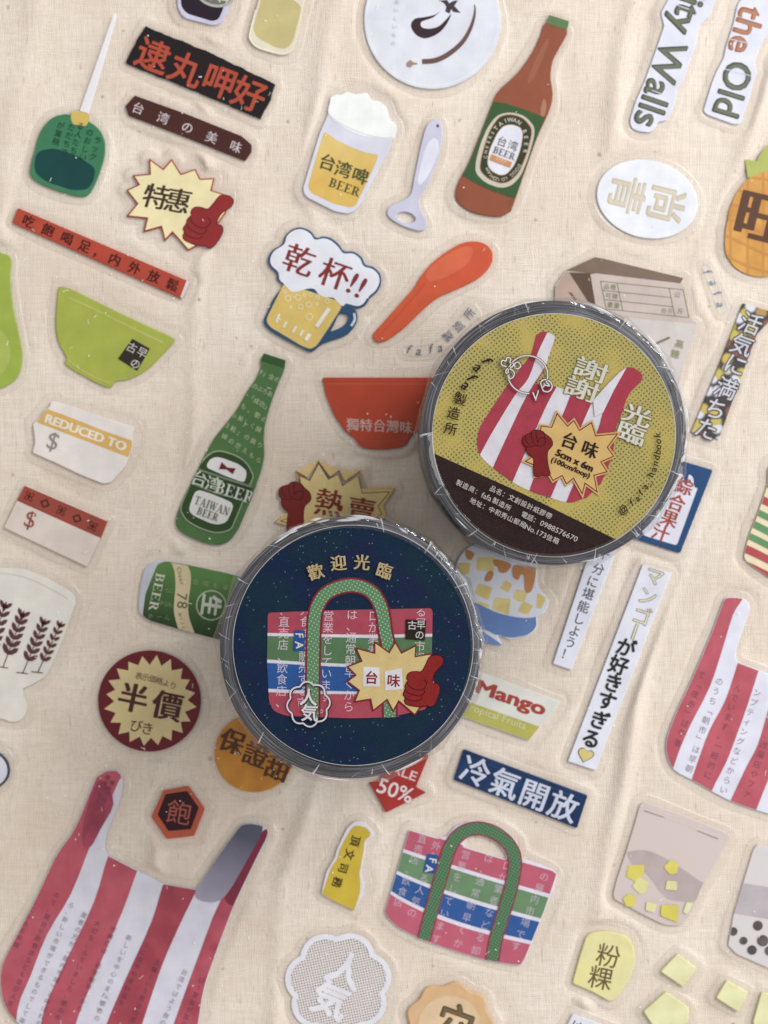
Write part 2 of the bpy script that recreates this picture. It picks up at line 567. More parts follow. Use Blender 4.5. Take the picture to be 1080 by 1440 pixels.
class Print:
    """a printed piece lying on something: keeps the stacking height of its inks"""
    def __init__(self, obj, loops, z, k, org, holder=None, fin=None):
        self.o, self.loops, self.z, self.k, self.org = obj, loops, z, k, org
        self.T = None
        self.fin = fin or (lambda c: ink(c))
    def up(self):
        self.z += 0.000022
        return self.z
    def clipT(self):
        if self.T is None: self.T = tris(self.loops)
        return self.T
    def mat(self, c):
        return c if isinstance(c, bpy.types.Material) else self.fin(tuple(c))
    def add(self, name, polys, c, label=None):
        o = mesh_from(name, polys, self.mat(c), self.up(), self.k, self.org, self.o)
        if label: o['label'] = label
        return o
    def poly(self, name, pts, c, clip=False, label=None, within=None):
        loops = pts if isinstance(pts[0], list) else [pts]
        L = []
        for lp in loops: L.append(clean(lp))
        T = tris(L)
        if within: T = clip_all(T, tris([clean(within)]))
        elif clip: T = clip_all(T, self.clipT())
        return self.add(name, [list(t) for t in T], c, label)
    def stroke(self, name, paths, w, c, closed=False, clip=False, label=None):
        if not isinstance(paths[0], list): paths = [paths]
        q = []
        for p in paths: q += ribbon(p, w, closed)
        if clip:
            T = []
            for r in q: T += [(r[0], r[1], r[2]), (r[0], r[2], r[3])]
            q = clip_all(T, self.clipT())
        return self.add(name, q, c, label)
    def cjk_polys(self, items, em, rot, w=0.0, sx=1.0, skew=0.0):
        out = []
        for it in items:
            ch, x, y = it[:3]
            r = it[3] if len(it) > 3 else rot
            v, f = glyph(ch, w)
            lat = ord(ch) < 0x2000
            gx = 0.5 if not lat else (max([p[0] for p in v]) * 0.5 if v else 0)
            out.append((place(v, f, x, y, em * sx, em, r, gx, 0.38 if not lat else 0.3, skew), r))
        return out
    def chars(self, items, em, rot, c, w=0.01, sx=1.0, smear=0.0, skew=0.0, name='lettering', clip=False, up=True, label=None):
        polys = []
        for ps, r in self.cjk_polys(items, em, rot, w, sx, skew):
            polys += smear_set(ps, r, smear, w * em) if (smear or w > 0) else ps
        if clip:
            T = []
            for q in polys:
                dz = 0.0
                if isinstance(q, tuple): q, dz = q
                T += [((q[0], q[i], q[i + 1]), dz) for i in range(1, len(q) - 1)]
            polys = clip_all(T, self.clipT())
        return self.add(name, polys, c, label)
    def row(self, s, a, b, em, rot, c, **kw):
        """string spread evenly from pixel a to pixel b (centres of the first and last character)"""
        n = max(1, len(s) - 1)
        items = [(ch, a[0] + (b[0] - a[0]) * i / n, a[1] + (b[1] - a[1]) * i / n) for i, ch in enumerate(s) if ch != ' ' and ch != '\u3000']
        return self.chars(items, em, rot, c, **kw)
    def line_polys(self, s, at, width, rot, w=0.0, height=None, skew=0.0):
        v, f = glyph(s, w)
        x0, x1 = min(p[0] for p in v), max(p[0] for p in v)
        y0, y1 = min(p[1] for p in v), max(p[1] for p in v)
        sx = width / (x1 - x0)
        sy = height / (y1 - y0) if height else sx
        return place(v, f, at[0], at[1], sx, sy, rot, (x0 + x1) / 2, (y0 + y1) / 2, skew)
    def line(self, s, at, width, rot, c, w=0.0, height=None, smear=0.0, skew=0.0, name='lettering', label=None):
        polys = self.line_polys(s, at, width, rot, w, height, skew)
        hgt = height or width * 0.3
        if smear or w > 0: polys = smear_set(polys, rot, smear, w * hgt)
        return self.add(name, polys, c, label)

    def serif(self, text, at, width, rot, c, height, clip=False, name='lettering'):
        """capitals with thick and thin strokes and feet"""
        x, pcs = 0.0, []
        for ch in text:
            adv, polys = SERIF[ch]
            pcs += [[(px + x, py) for px, py in q] for q in polys]
            x += adv + .06
        W = x - .06
        out = []
        for i, q in enumerate(pcs):
            out.append((place(q, [tuple(range(len(q)))], at[0], at[1], width / W, height, rot, W / 2, .5)[0], (i % 12) * 0.0000012))
        if clip:
            T = []
            for q, dz in out: T += [((q[0], q[i], q[i + 1]), dz) for i in range(1, len(q) - 1)]
            out = clip_all(T, self.clipT())
        return self.add(name, out, c)

# ------------------------------------------------------------------ distance fields: cloth relief and the clear rims
CELL = 3.0
GX0, GY0, GX1, GY1 = -75.0, -75.0, 1155.0, 1515.0
gx = np.arange(GX0, GX1 + 0.1, CELL); gy = np.arange(GY0, GY1 + 0.1, CELL)
NEAR = np.full((len(gy), len(gx)), 200.0)

def sdf(loop, xs, ys):
    P_ = np.array(loop); Q_ = np.roll(P_, -1, axis=0)
    X, Y = np.meshgrid(xs, ys)
    best = np.full(X.shape, 1e9); inside = np.zeros(X.shape, bool)
    for (ax, ay), (bx, by) in zip(P_, Q_):
        dx, dy = bx - ax, by - ay
        L = dx * dx + dy * dy
        if L < 1e-9: continue
        t = np.clip(((X - ax) * dx + (Y - ay) * dy) / L, 0, 1)
        best = np.minimum(best, (X - ax - t * dx) ** 2 + (Y - ay - t * dy) ** 2)
        if ay != by:
            cr = ((ay > Y) != (by > Y)) & (X < (bx - ax) * (Y - ay) / (by - ay) + ax)
            inside ^= cr
    d = np.sqrt(best)
    return np.where(inside, -d, d)

def mark_near(loop, reach=60):
    xs = [p[0] for p in loop]; ys = [p[1] for p in loop]
    i0, i1 = np.searchsorted(gx, [min(xs) - reach, max(xs) + reach]); j0, j1 = np.searchsorted(gy, [min(ys) - reach, max(ys) + reach])
    if i1 - i0 < 1 or j1 - j0 < 1: return
    NEAR[j0:j1, i0:i1] = np.minimum(NEAR[j0:j1, i0:i1], sdf(loop, gx[i0:i1], gy[j0:j1]))

RIM_H = 0.00027
def rim(loop, org, parent, width=10.5, cell=1.4, name='clear_border', fill=False):
    """the cut edge of the clear film that carries the print: a raised, rounded border on the cloth"""
    xs_ = [p[0] for p in loop]; ys_ = [p[1] for p in loop]
    pad = width + 8
    xs = np.arange(max(min(xs_) - pad, -40), min(max(xs_) + pad, 1120), cell); ys = np.arange(max(min(ys_) - pad, -40), min(max(ys_) + pad, 1480), cell)
    d = sdf(loop, xs, ys)
    ph = random.uniform(0, 50)
    X, Y = np.meshgrid(xs, ys)
    wv = width + 1.3 * np.sin(X * 0.045 + ph) + 1.1 * np.sin(Y * 0.06 + ph * 2)
    for _ in range(2):
        e = np.pad(d, 1, mode='edge'); d = (e[1:-1, 1:-1] * 4 + e[:-2, 1:-1] + e[2:, 1:-1] + e[1:-1, :-2] + e[1:-1, 2:]) / 8
    t = np.clip((d - (wv - 2.0)) / 3.2, 0, 1)
    h = RIM_H * (1 + 0.16 * np.exp(-((d - wv + 6.5) / 3.0) ** 2)) * np.cos(t * math.pi / 2) ** 0.8 - 0.00010 * (t > 0.985)
    h -= 0.00010 * np.exp(-((d - 1.0) / 3.0) ** 2)
    if not fill: h = np.where(d < -1.5, 0.0001, h)
    keep = (d > (-1e9 if fill else -4.5)) & (d < wv + 4)
    idx = -np.ones(d.shape, int)
    need = np.zeros(d.shape, bool)
    q = keep[:-1, :-1] & keep[1:, :-1] & keep[:-1, 1:] & keep[1:, 1:]
    need[:-1, :-1] |= q; need[1:, :-1] |= q; need[:-1, 1:] |= q; need[1:, 1:] |= q
    idx[need] = np.arange(need.sum())
    V = np.stack([(X[need] - 540) * S - org[0], (720 - Y[need]) * S - org[1], h[need] - org[2]], 1)
    F = np.stack([idx[:-1, :-1][q], idx[1:, :-1][q], idx[1:, 1:][q], idx[:-1, 1:][q]], 1)
    me = bpy.data.meshes.new(name)
    me.from_pydata(V.tolist(), [], F.tolist())
    me.polygons.foreach_set('use_smooth', [True] * len(F))
    me.materials.append(FILM)
    o = bpy.data.objects.new(name, me)
    COL.objects.link(o); o.parent = parent
    return o

THICK = 0.00075
def tag(o, label, cat, group=None):
    o['label'] = label; o['category'] = cat
    if group: o['group'] = group

def sticker(name, label, cat, pts, c, group=None, thick=THICK, width=10.5, border=True, cham=0.9):
    loops = pts if isinstance(pts[0], list) else [pts]
    outer = clean(loops[0])
    cx = sum(p[0] for p in outer) / len(outer); cy = sum(p[1] for p in outer) / len(outer)
    org = ((cx - 540) * S, (720 - cy) * S, 0.0)
    mat = c if isinstance(c, bpy.types.Material) else ink(tuple(c))
    o, tops = slab(name, loops, mat, 0.00002, thick, 1.0, org, cham=cham)
    tag(o, label, cat, group)
    mark_near(outer)
    if border: rim(outer, org, o, width)
    return Print(o, tops, thick, 1.0, org)
# ------------------------------------------------------------------ shared shapes
THUMB = Z(0, 0, 1, "690,88 715,105 722,128 712,160 685,190 660,218 645,255 640,300 660,298 682,306 695,335 690,375 675,420 655,462 625,482 590,474 540,482 490,477 440,465 424,445 421,428 428,410 412,392 414,372 426,345 424,322 434,300 448,285 438,262 446,232 470,213 510,208 552,208 580,162 610,103 650,86")
THUMB_L = [Z(0, 0, 1, "440,285 455,318 490,342 535,352 572,340 592,310 586,285 566,272"), Z(0, 0, 1, "424,345 448,370 490,388 540,396 570,380 578,352"),
           Z(0, 0, 1, "424,408 450,424 490,434 530,430 555,416 556,402")]
FIST = Z(0, 0, 1, "835,95 848,68 878,52 895,46 912,30 940,20 968,24 990,32 1010,52 1045,78 1062,105 1064,135 1050,158 1030,182 1025,230 1034,300 1046,362 985,372 926,372 915,300 914,240 880,212 862,180 860,150 842,130")
FIST_L = [Z(0, 0, 1, "858,68 862,100 880,128 888,132"), Z(0, 0, 1, "900,48 905,85 920,122 932,128"), Z(0, 0, 1, "938,26 940,70 950,112"),
          Z(0, 0, 1, "860,146 900,150 940,138 985,142 1006,116 1004,90 985,80 960,92 948,116"), Z(0, 0, 1, "985,32 1000,58 1003,88")]
def xf(pts, c, to, s, rot=0.0):
    a, b = math.cos(math.radians(rot)) * s, math.sin(math.radians(rot)) * s
    return [(to[0] + (x - c[0]) * a - (y - c[1]) * b, to[1] + (x - c[0]) * b + (y - c[1]) * a) for x, y in pts]

def hand(pr, shape, lines, c, to, s, rot, col, dark, lw=1.0):
    pr.poly('hand', sm(xf(shape, c, to, s, rot), 4), dark)
    pr.poly('hand_fill', shrink(sm(xf(shape, c, to, s, rot), 4), lw * 0.9), col)
    pr.stroke('knuckle_lines', [sm(xf(l, c, to, s, rot), 4, False) for l in lines], lw, dark)

WHITE = (223, 225, 236); CREAM = (232, 224, 208); INKY = (42, 40, 40)

# ------------------------------------------------------------------ top left
s = sticker('sauce_bottle_sticker', 'glass bottle of dark sauce with oval grey label, cut off by the top edge', 'sticker',
            rp(P("250,-40 250,12 258,26 300,37 312,34 319,20 334,-40"), 9), (206, 204, 228))
s.poly('sauce', rp(P("254,-40 255,10 263,20 299,31 308,28 314,14 327,-40"), 7), (44, 32, 46))
s.poly('oval_label', ell(303, -9, 28, 20, 14), (178, 178, 172))
s.poly('oval_label_face', ell(303, -10, 25, 17, 14), (112, 112, 104))
s.row("醬料", (293, -8), (315, -2), 17, 14, (214, 212, 190), w=0.02)

s = sticker('drink_bottle_sticker', 'clear round-shouldered bottle of pale yellow juice at the top edge', 'sticker',
            rp(P("374,-40 364,0 352,40 350,55 360,69 395,79 408,77 416,62 426,15 436,-40"), 10), (229, 221, 196))
s.poly('juice', rp(P("372,-40 368,0 356,40 361,53 388,68 403,70 412,60 422,22 424,10 414,2 400,-12 398,-40"), 9), (204, 190, 130))
s.stroke('glass_edge', sm(P("360,15 353,42 352,56 364,68 395,76 409,72"), 5, False), 1.6, (244, 240, 226))

s = sticker('sign_sticker', 'torn black signboard with four big red-orange characters', 'sticker',
            rp(dense(P("205,38 296,75 387,119 381,140 367,168 272,128 177,90 187,68 196,52"), 6, 0.8), 1), (36, 29, 31))
s.chars([('逮', 216, 79), ('丸', 262, 98), ('呷', 309, 115), ('好', 351, 133)], 48, 21, (186, 76, 52), w=0.018)

s = sticker('sign_sticker', 'narrow dark brown strip with five small white characters', 'sticker',
            rp(P("190,135 177,150 181,163 260,193 345,227 354,214 354,204 340,192 260,160"), 1.5), (78, 42, 37))
s.chars([('台', 195, 153), ('湾', 230, 167), ('の', 264, 180), ('美', 298, 194), ('味', 332, 207)], 17, 20, (206, 192, 196), smear=0.25, w=0)

bst = P("210,223 230,238 242,224 255,245 275,238 282,252 302,251 298,268 323,276 318,300 300,325 290,340 265,353 243,328 232,340 227,320 202,327 207,308 178,305 193,287 178,268 195,260 187,247 211,245")
hull = [(210, 223)]
s = sticker('starburst_sticker', 'cream starburst with brown writing and a red thumbs-up on its lower right', 'sticker', bst, (168, 66, 48))
s.poly('burst_face', shrink(bst, 1.9), (240, 228, 176))
s.chars([('特', 220, 277), ('惠', 251, 283)], 37, 10, (72, 56, 44), w=0.008, smear=0.6, skew=0.12)
hand(s, sm(THUMB, 1), THUMB_L, (560, 300), (290, 312), 0.199, 13, (152, 42, 44), (84, 30, 32), 1.2)

s = sticker('strip_sticker', 'long thin red-orange strip with a row of dark characters', 'sticker',
            rp(P("26,293 268,397 257,421 18,314"), 2), (187, 72, 50))
s.poly('pale_end', P("263,395 268,397 257,421 254,418"), (224, 214, 214), within=P("26,293 268,397 257,421 18,314"))
s.chars([(ch, 41 + (243 - 41) * t, 312 + (401 - 312) * t) for ch, t in zip("吃飽喝足，内外放鬆", [0, .135, .267, .39, .49, .60, .737, .87, 1.0])],
        18, 21, (62, 26, 24), w=0.004, smear=0.3)

s = sticker('jar_sticker', 'round green jar with a long pale straw and yellow neck', 'sticker',
            sm(Z(0, 0, 3, "300,487 380,517 428,560 445,620 432,700 384,812 330,830 200,790 138,752 130,712 148,640 172,560 215,505 262,486"), 5), (64, 132, 94))
s.poly('liquid', rp(Z(0, 0, 3, "160,640 230,626 330,660 406,712 395,770 370,802 310,806 200,770 152,735 146,690"), 8), (22, 74, 72))
s.poly('straw', P("161,20 166,22 126,160 113,157"), glassy((232, 232, 240), 0.8))
s.poly('neck', rp(Z(0, 0, 3, "308,468 376,482 379,510 365,535 310,527 299,500"), 3), (216, 190, 96))
cols = ["が業務", "ただちで", "る人たち", "のおしい", "ラック"]
for i, t in enumerate(cols):
    x0, y0 = [(86, 177), (101, 180), (114, 178), (127, 187), (138, 198)][i]
    s.row(t, (x0, y0), (x0 - 3.2 * (len(t) - 1), y0 + 11.5 * (len(t) - 1)), 11, 18, (26, 76, 50), w=0.0, clip=True)

# ------------------------------------------------------------------ top middle
FOAM = sm(Z(360, 0, 3, "306,478 313,436 318,412 340,402 362,402 388,390 415,400 440,398 470,396 488,424 520,430 548,452 558,478 562,502 588,524 595,545 588,575 570,590 440,572 340,520"), 5)
s = sticker('beer_glass_sticker', 'tall glass of yellow beer with white foam overflowing its rim', 'sticker',
            rp(Z(360, 0, 3, "306,478 313,436 330,402 362,402 388,390 415,400 470,396 488,424 520,430 548,452 562,502 588,524 595,545 588,575 574,592 560,640 442,858 420,890 390,905 330,893 210,832 197,802 230,690 270,560"), 5), (219, 219, 234))
s.poly('beer', rp(Z(360, 0, 3, "288,556 340,592 400,622 460,645 517,655 505,692 422,868 400,878 330,862 232,816 219,790 255,660"), 4), ink((232, 210, 136), c2=(224, 186, 92), grad=(90, -45, 60)))
s.poly('foam', FOAM, (242, 246, 243))
s.stroke('foam_line', sm(Z(360, 0, 3, "306,484 350,520 440,562 520,582 580,584"), 4, False), 1.0, (206, 206, 224))
s.chars([('台', 461, 229), ('湾', 483, 239), ('啤', 507, 248)], 24, 17, (76, 86, 56), w=0.004, smear=0.45)
s.serif("BEER", (485, 264), 45, 20, (88, 88, 52), 12.5)

s = sticker('bottle_opener_sticker', 'pale lavender bottle opener with a ring end', 'sticker',
            [sm(Z(360, 0, 3, "740,512 762,506 780,522 786,560 780,620 762,690 722,780 692,832 692,872 716,930 716,960 692,976 620,955 565,922 554,895 572,868 622,845 652,820 666,760 690,640 710,560 724,525"), 5),
             ell(571, 306.5, 13.5, 7.6, 14, 28), ell(615, 178, 2.2, 2.2, 0, 12)], (203, 203, 224))
s.poly('handle_highlight', sm(Z(360, 0, 3, "742,588 768,598 768,650 742,712 702,775 682,772 690,720 714,630"), 5), (226, 226, 240))  # highlight drawn into the handle as a lighter colour

s = sticker('plate_sticker', 'round white plate with strokes of brown sauce, cut off by the top edge', 'plate',
            ell(608, 29, 96, 97, 0, 90), (222, 225, 235), thick=0.0007)
s.stroke('plate_rim', ell(608, 28, 92.5, 93.5, 0, 90), 1.4, (234, 237, 244), closed=True)
s.poly('sauce_swirl', sm(Z(510, 0, 5.143, "560,85 520,112 440,130 385,138 355,165 352,205 385,255 440,282 500,270 560,235 610,175 640,105 600,150 550,195 490,212 440,208 420,190 424,165 450,152 510,130"), 5), (60, 44, 50))
s.poly('chilli', Z(510, 0, 5.143, "550,10 610,5 625,30 655,12 690,5 662,48 708,98 655,92 640,70 628,104 598,88 605,52 585,25"), (70, 60, 66))
s.stroke('sauce_streak', sm(Z(510, 0, 5.143, "808,38 812,80 800,150 770,230 720,310 650,375 580,420 510,445 430,450"), 4, False), [0.8 + 6.2 * math.sin(min(1, i / 24) * 1.5) for i in range(33)], (112, 84, 80))
s.poly('sauce_drop', sm(Z(510, 0, 5.143, "345,440 365,455 395,462 395,470 365,475 345,492 322,485 318,460"), 4), (166, 136, 120))
s.row("おいしいもの", (558, 4), (553, 62), 7, 5, (190, 192, 204), w=0)

BB = sm(P("768,33 760,50 750,72 733,97 720,111 700,130 688,157 661,225 648,250 641,268 643,284 660,297 680,303 703,305 716,298 722,288 753,200 772,157 777,133 774,110 777,87 787,67 797,43"), 4)
s = sticker('bottle_sticker', 'tall brown glass bottle with green label and small green cap', 'sticker', BB, (152, 84, 58))
s.poly('shoulder_shine', sm(P("764,140 768,148 766,162 761,166 760,154"), 4), glassy((220, 170, 140), 0.35)); s.poly('neck_shine', sm(P("765,60 771,62 752,108 742,118 745,104"), 4), glassy((200, 140, 110), 0.25))
s.poly('cap', rp(Z(720, 0, 3, "155,66 240,93 231,130 144,102"), 2), (98, 128, 80))
s.poly('paper_label', sm(P("600,140 694,144 722,150 748,159 800,180"), 4, False) + P("800,330") + sm(P("726,280 700,272 672,260 648,247 600,230"), 4, False), (60, 96, 54), clip=True)
s.poly('label_oval', rp(Z(640, 130, 7.2, "560,205 700,240 800,350 800,440 745,650 660,860 560,955 455,975 300,920 205,820 205,720 250,540 330,350 430,230"), 14), (206, 196, 180))
ring = rp(Z(640, 130, 7.2, "555,222 690,258 775,365 775,440 722,650 640,830 545,915 460,932 330,885 248,800 250,715 290,545 355,370 445,245"), 14)
s.poly('label_ring', ring, (176, 128, 74)); s.poly('label_ring_face', shrink(ring, 1.1), (58, 64, 42))
inn = rp(Z(640, 130, 7.2, "565,325 660,355 690,425 665,580 600,750 520,840 450,850 360,805 318,730 340,590 420,420 480,345"), 9)
s.poly('label_centre', inn, (180, 142, 90)); s.poly('label_centre_face', shrink(inn, 0.9), (224, 226, 236))
def oval_text(s, text, a0, a1, em, c):
    items = []
    for i, ch in enumerate(text):
        a = math.radians(a0 + (a1 - a0) * i / (len(text) - 1))
        u, v = 26.5 * math.cos(a), 43.0 * math.sin(a)
        t = math.radians(17); x = 711.0 + u * math.cos(t) - v * math.sin(t); y = 211.5 + u * math.sin(t) + v * math.cos(t)
        tx, ty = -26.5 * math.sin(a), 43.0 * math.cos(a)
        if ch != ' ':
            items.append((ch, x, y, math.degrees(math.atan2(tx * math.sin(t) + ty * math.cos(t), tx * math.cos(t) - ty * math.sin(t)))))
    s.chars(items, em, 0, c, w=0.02)
oval_text(s, "TAIWAN BEER", 215, 352, 8, (206, 200, 186)); oval_text(s, "CHEERS", 155, 203, 6.5, (196, 190, 174)); oval_text(s, "MAIHOU OL GOOD", 128, 22, 6.5, (196, 190, 174))
s.row("台湾", (706, 200), (721, 206), 15, 18, (100, 108, 104), w=0)
s.serif("BEER", (709, 216.5), 32, 20, (100, 104, 98), 9.5)
s.poly('ribbon', Z(640, 130, 7.2, "368,632 575,715 555,770 348,690"), (206, 146, 92)); s.line("7777", (704, 226), 15, 21, (232, 206, 172), height=4)

# ------------------------------------------------------------------ top right
GREY = (78, 84, 68)
def stencil(s, text, at, w, h, rot, c, c2):
    s.line(text, at, w, rot, c, w=0.036, height=h)
    s.line(text, (at[0] + 0.8, at[1] + 0.5), w - 2, rot, c2, w=-0.012, height=h - 2, name='lettering_shade')
s = sticker('word_sticker', 'lavender-white cutout ending in the dark green word Walls', 'sticker',
            rp(Z(720, 0, 3, "730,-130 625,58 635,92 640,112 610,200 560,340 520,430 495,510 502,542 530,556 580,562 602,547 612,516 650,512 668,480 692,420 690,382 722,340 776,180 786,110 832,70 900,-120"), 5), (221, 223, 238))
stencil(s, "Walls", (928, 119), 124, 38, 109, (76, 82, 68), (112, 116, 96))
stencil(s, "City", (966, 4), 88, 47, 109, (76, 82, 68), (112, 116, 96))
s.stroke('stencil_bridge', [P("906,157 919,162"), P("916,128 932,134"), P("950,8 968,14")], 1.0, (221, 223, 238))
s = sticker('word_sticker', 'lavender-white cutout with the words the in brown and Old in green', 'sticker',
            rp(Z(720, 0, 3, "1010,-60 950,20 930,110 900,200 890,250 862,300 842,350 805,470 820,486 930,526 960,526 972,490 1005,400 1015,350 1032,310 1022,260 1052,180 1087,130 1110,100 1150,-40"), 4), (221, 223, 238))
stencil(s, "the", (1049, 43), 66, 36, 107, (160, 100, 66), (184, 128, 92))
stencil(s, "Old", (1030, 126), 75, 38, 107, (76, 82, 68), (112, 116, 96))
s.stroke('stencil_bridge', [P("1018,98 1056,108"), P("1026,56 1052,62")], 1.0, (221, 223, 238))

s = sticker('oval_sticker', 'plain white oval with two beige block characters', 'sticker', ell(909.5, 280.5, 71.5, 54.5, 14, 72), (233, 236, 244), thick=0.0007)
s.chars([('尚', 937, 288), ('青', 882, 274.5)], 55, 104, (204, 190, 164), w=0.014, smear=0.9)
s.chars([('尚', 937.6, 288.5), ('青', 882.6, 275)], 54, 104, (218, 207, 184), w=0.0, smear=0.4, name='lettering_shade')

PINE = sm(Z(900, 200, 6, "1080,246 990,275 900,322 855,375 812,432 780,500 750,580 735,670 720,750 715,880 730,960 762,1010 800,1058 900,1115 1050,1135 1250,1060 1400,800 1380,480 1250,280"), 5)
LEAF = Z(900, 200, 6, "905,300 882,150 980,165 1005,110 1045,55 1200,-40 1400,100 1300,300 1100,330")
s = sticker('pineapple_sticker', 'golden pineapple with brown lettering at the right edge', 'sticker', PINE, (216, 160, 78), thick=0.0007)
s.poly('leaves', LEAF, (178, 186, 96))
s.poly('skin', PINE, ink((219, 163, 80), c2=(211, 150, 66)))
lat = []
for q in range(-6, 9):
    lat.append(sm([(1000 + q * 24 + 3 * math.sin(q), 400 - t * 24 + 8 * math.sin(t * .8)) for t in range(0, 8)], 3, False))
    lat.append(sm([(1000 + t * 22, 230 + q * 25 + t * 7 + 4 * math.sin(t + q)) for t in range(0, 7)], 3, False))
s.stroke('lattice', lat[0::2], 3.6, (204, 143, 64), clip=True); s.stroke('lattice', lat[1::2], 3.6, (204, 143, 64), clip=True)
s.chars([('旺', 1072, 306)], 78, 14, (98, 66, 48), w=0.012, smear=2.2)

s = sticker('carton_sticker', 'greyish cardboard box with an open lid and a printed form, behind the olive roll', 'sticker',
            rp(P("780,402 795,381 836,362 852,364 961,391 957,402 968,449 980,458 963,505 950,560 880,560 780,470"), 1.5), (206, 194, 184))
s.poly('lid', rp(Z(780, 350, 5.143, "78,160 290,62 355,75 928,214 905,252 300,180 250,178"), 1), (132, 110, 96))
s.poly('inside', Z(780, 350, 5.143, "100,172 250,178 300,180 255,186 292,405 240,388"), (104, 82, 68))
s.poly('side_flap', Z(780, 350, 5.143, "85,166 104,178 240,388 0,420 0,290"), (188, 164, 148))
s.poly('flap_slot', rp(Z(780, 350, 5.143, "95,315 120,318 160,370 145,375"), 1), (126, 100, 76))
s.poly('form_panel', Z(780, 350, 5.143, "255,186 300,180 905,252 935,280 975,505 1025,545 540,522 292,405"), (204, 190, 181))
s.poly('front_panel', Z(780, 350, 5.143, "500,500 1025,545 900,930 800,1000 400,700"), (214, 206, 200))
OL = (128, 122, 82)
q = lambda u, v: (844 + u * 116 + v * 8, 396 + u * 12 + v * 39)
s.stroke('form_lines', [[q(0, 0), q(1, 0), q(1, 1), q(0, 1), q(0, 0)], [q(.2, 0), q(.2, 1)], [q(.83, 0), q(.83, 1)], [q(0, .33), q(.83, .33)], [q(0, .66), q(.83, .66)]], 0.9, OL)
for t, v in (("品種", .17), ("可積", .5), ("重量", .83)):
    s.row(t, q(.06, v), q(.14, v), 8.5, 7, (148, 142, 112), w=0)
s.row("台斤", q(.71, .83), q(.79, .83), 8, 7, (166, 160, 134), w=0)
s.chars([('公', *q(.915, .2)), ('斤', *q(.915, .8))], 9, 7, (148, 142, 112), w=0)
s.stroke('carrot_mark', P("921,484 941,475"), 2.6, OL)
s.row("高糖", (955, 484), (949, 498), 13, 14, (150, 150, 100), w=0)

s = sticker('strip_sticker', 'strip with a fruit stall picture and silver writing down it', 'sticker',
            rp(P("1044,427 1092,441 1064,470 1010,618 971,608 1010,515"), 1), photo_mat())
for w, c, nm in ((0.06, (58, 52, 58), 'lettering_outline'), (0.008, (206, 206, 216), 'lettering')):
    s.chars([('活', 1055, 455), ('気', 1043, 485), ('に', 1034, 513), ('満', 1021, 546), ('ち', 1006, 575), ('た', 993, 603)], 32, 20, c, w=w, skew=0.1, name=nm)

s = sticker('shop_sign_sticker', 'blue-framed white juice sign with red characters, behind the olive roll', 'sticker',
            rp(P("930,640 1002,661 956,778 880,754"), 3), (36, 78, 126))
inr = rp(P("942,658 986,671 951,767 905,753 900,740"), 4)
s.poly('sign_face', inr, (222, 224, 236))
s.poly('paint_drips', sm(P("935,646 990,664 986,676 982,686 976,684 974,672 968,668 966,680 962,678 960,668 953,666 948,672 940,664"), 4), (36, 78, 126))
s.chars([('綜', 962, 684), ('合', 951, 707), ('果', 941, 729), ('汁', 929, 749)], 25, 20, (178, 70, 58), w=0.008, smear=0.5)

JAR = sm(P("1150,640 1086,650 1078,682 1071,704 1062,730 1053,752 1047,774 1046,784 1052,792 1070,805 1092,817 1150,830"), 4)
s = sticker('tub_sticker', 'red, cream and green striped tub at the right edge', 'sticker', JAR, (234, 220, 184), thick=0.0007)
for i, (c, a, b) in enumerate((((186, 76, 82), 640, 676), ((186, 76, 82), 690, 702), ((98, 152, 104), 712, 722), ((98, 152, 104), 731, 742), ((98, 152, 104), 751, 761), ((186, 76, 82), 770, 782), ((186, 76, 82), 793, 830))):
    f = lambda y: sm([(1035, y - 10), (1060, y + 1), (1085, y + 13), (1110, y + 19), (1150, y + 26)], 4, False)
    s.poly('stripe', f(a) + f(b)[::-1], c, clip=True)

s = sticker('brand_word_sticker', 'tiny blue handwriting on clear film between pineapple and carton', 'sticker',
            rp(P("986,372 998,370 1026,438 1012,444"), 4), FILM, thick=0.00030, width=8)
s.chars([('f', 994, 383, 62), ('a', 1003, 398, 72), ('f', 1008, 413, 58), ('a', 1013, 429, 80)], 17, 0, (92, 128, 162), w=0.0, skew=0.2)
s = sticker('brand_word_sticker', 'grey-blue handwriting arched on clear film beside the orange spoon', 'sticker',
            sm(P("568,486 600,484 626,470 646,446 660,432 668,446 652,470 632,488 604,500 572,500"), 4), FILM, thick=0.00030, width=8)
s.chars([('f', 575, 492, 8), ('a', 589, 494, 4), ('f', 606, 491, -8), ('a', 619, 489, -14)], 18, 0, (92, 98, 122), w=0.0, skew=0.25)
s.chars([('製', 630, 473, -38), ('造', 645, 459, -45), ('所', 660, 441, -52)], 15, 0, (92, 98, 122), w=0.0, name='lettering_small')

# ------------------------------------------------------------------ left
BOWL = sm(Z(0, 360, 3, "250,140 268,131 320,150 500,238 650,308 728,345 735,362 692,412 620,482 545,520 488,530 474,552 440,550 360,510 290,468 276,446 282,428 252,372 238,305 240,225"), 5)
s = sticker('bowl_sticker', 'olive-green rice bowl with a small black square label', 'bowl', BOWL, (172, 182, 74), thick=0.0006)
s.stroke('rim_line', sm(Z(0, 360, 3, "292,176 400,225 560,305 690,366"), 4, False), 2.2, (192, 196, 104))
s.stroke('foot_line', sm(Z(0, 360, 3, "290,440 350,485 420,520 470,538"), 4, False), 2.0, (190, 194, 102))
s.stroke('base_curve', sm(Z(0, 360, 3, "500,512 560,495 610,458"), 4, False), 1.4, (184, 190, 96))
s.poly('square_label', Z(0, 360, 3, "560,350 634,392 580,486 499,434"), (52, 48, 40))
s.chars([('古', 186, 489), ('早', 200.5, 496), ('の', 191, 511.5)], 15, 27, (214, 210, 200), w=0.0)

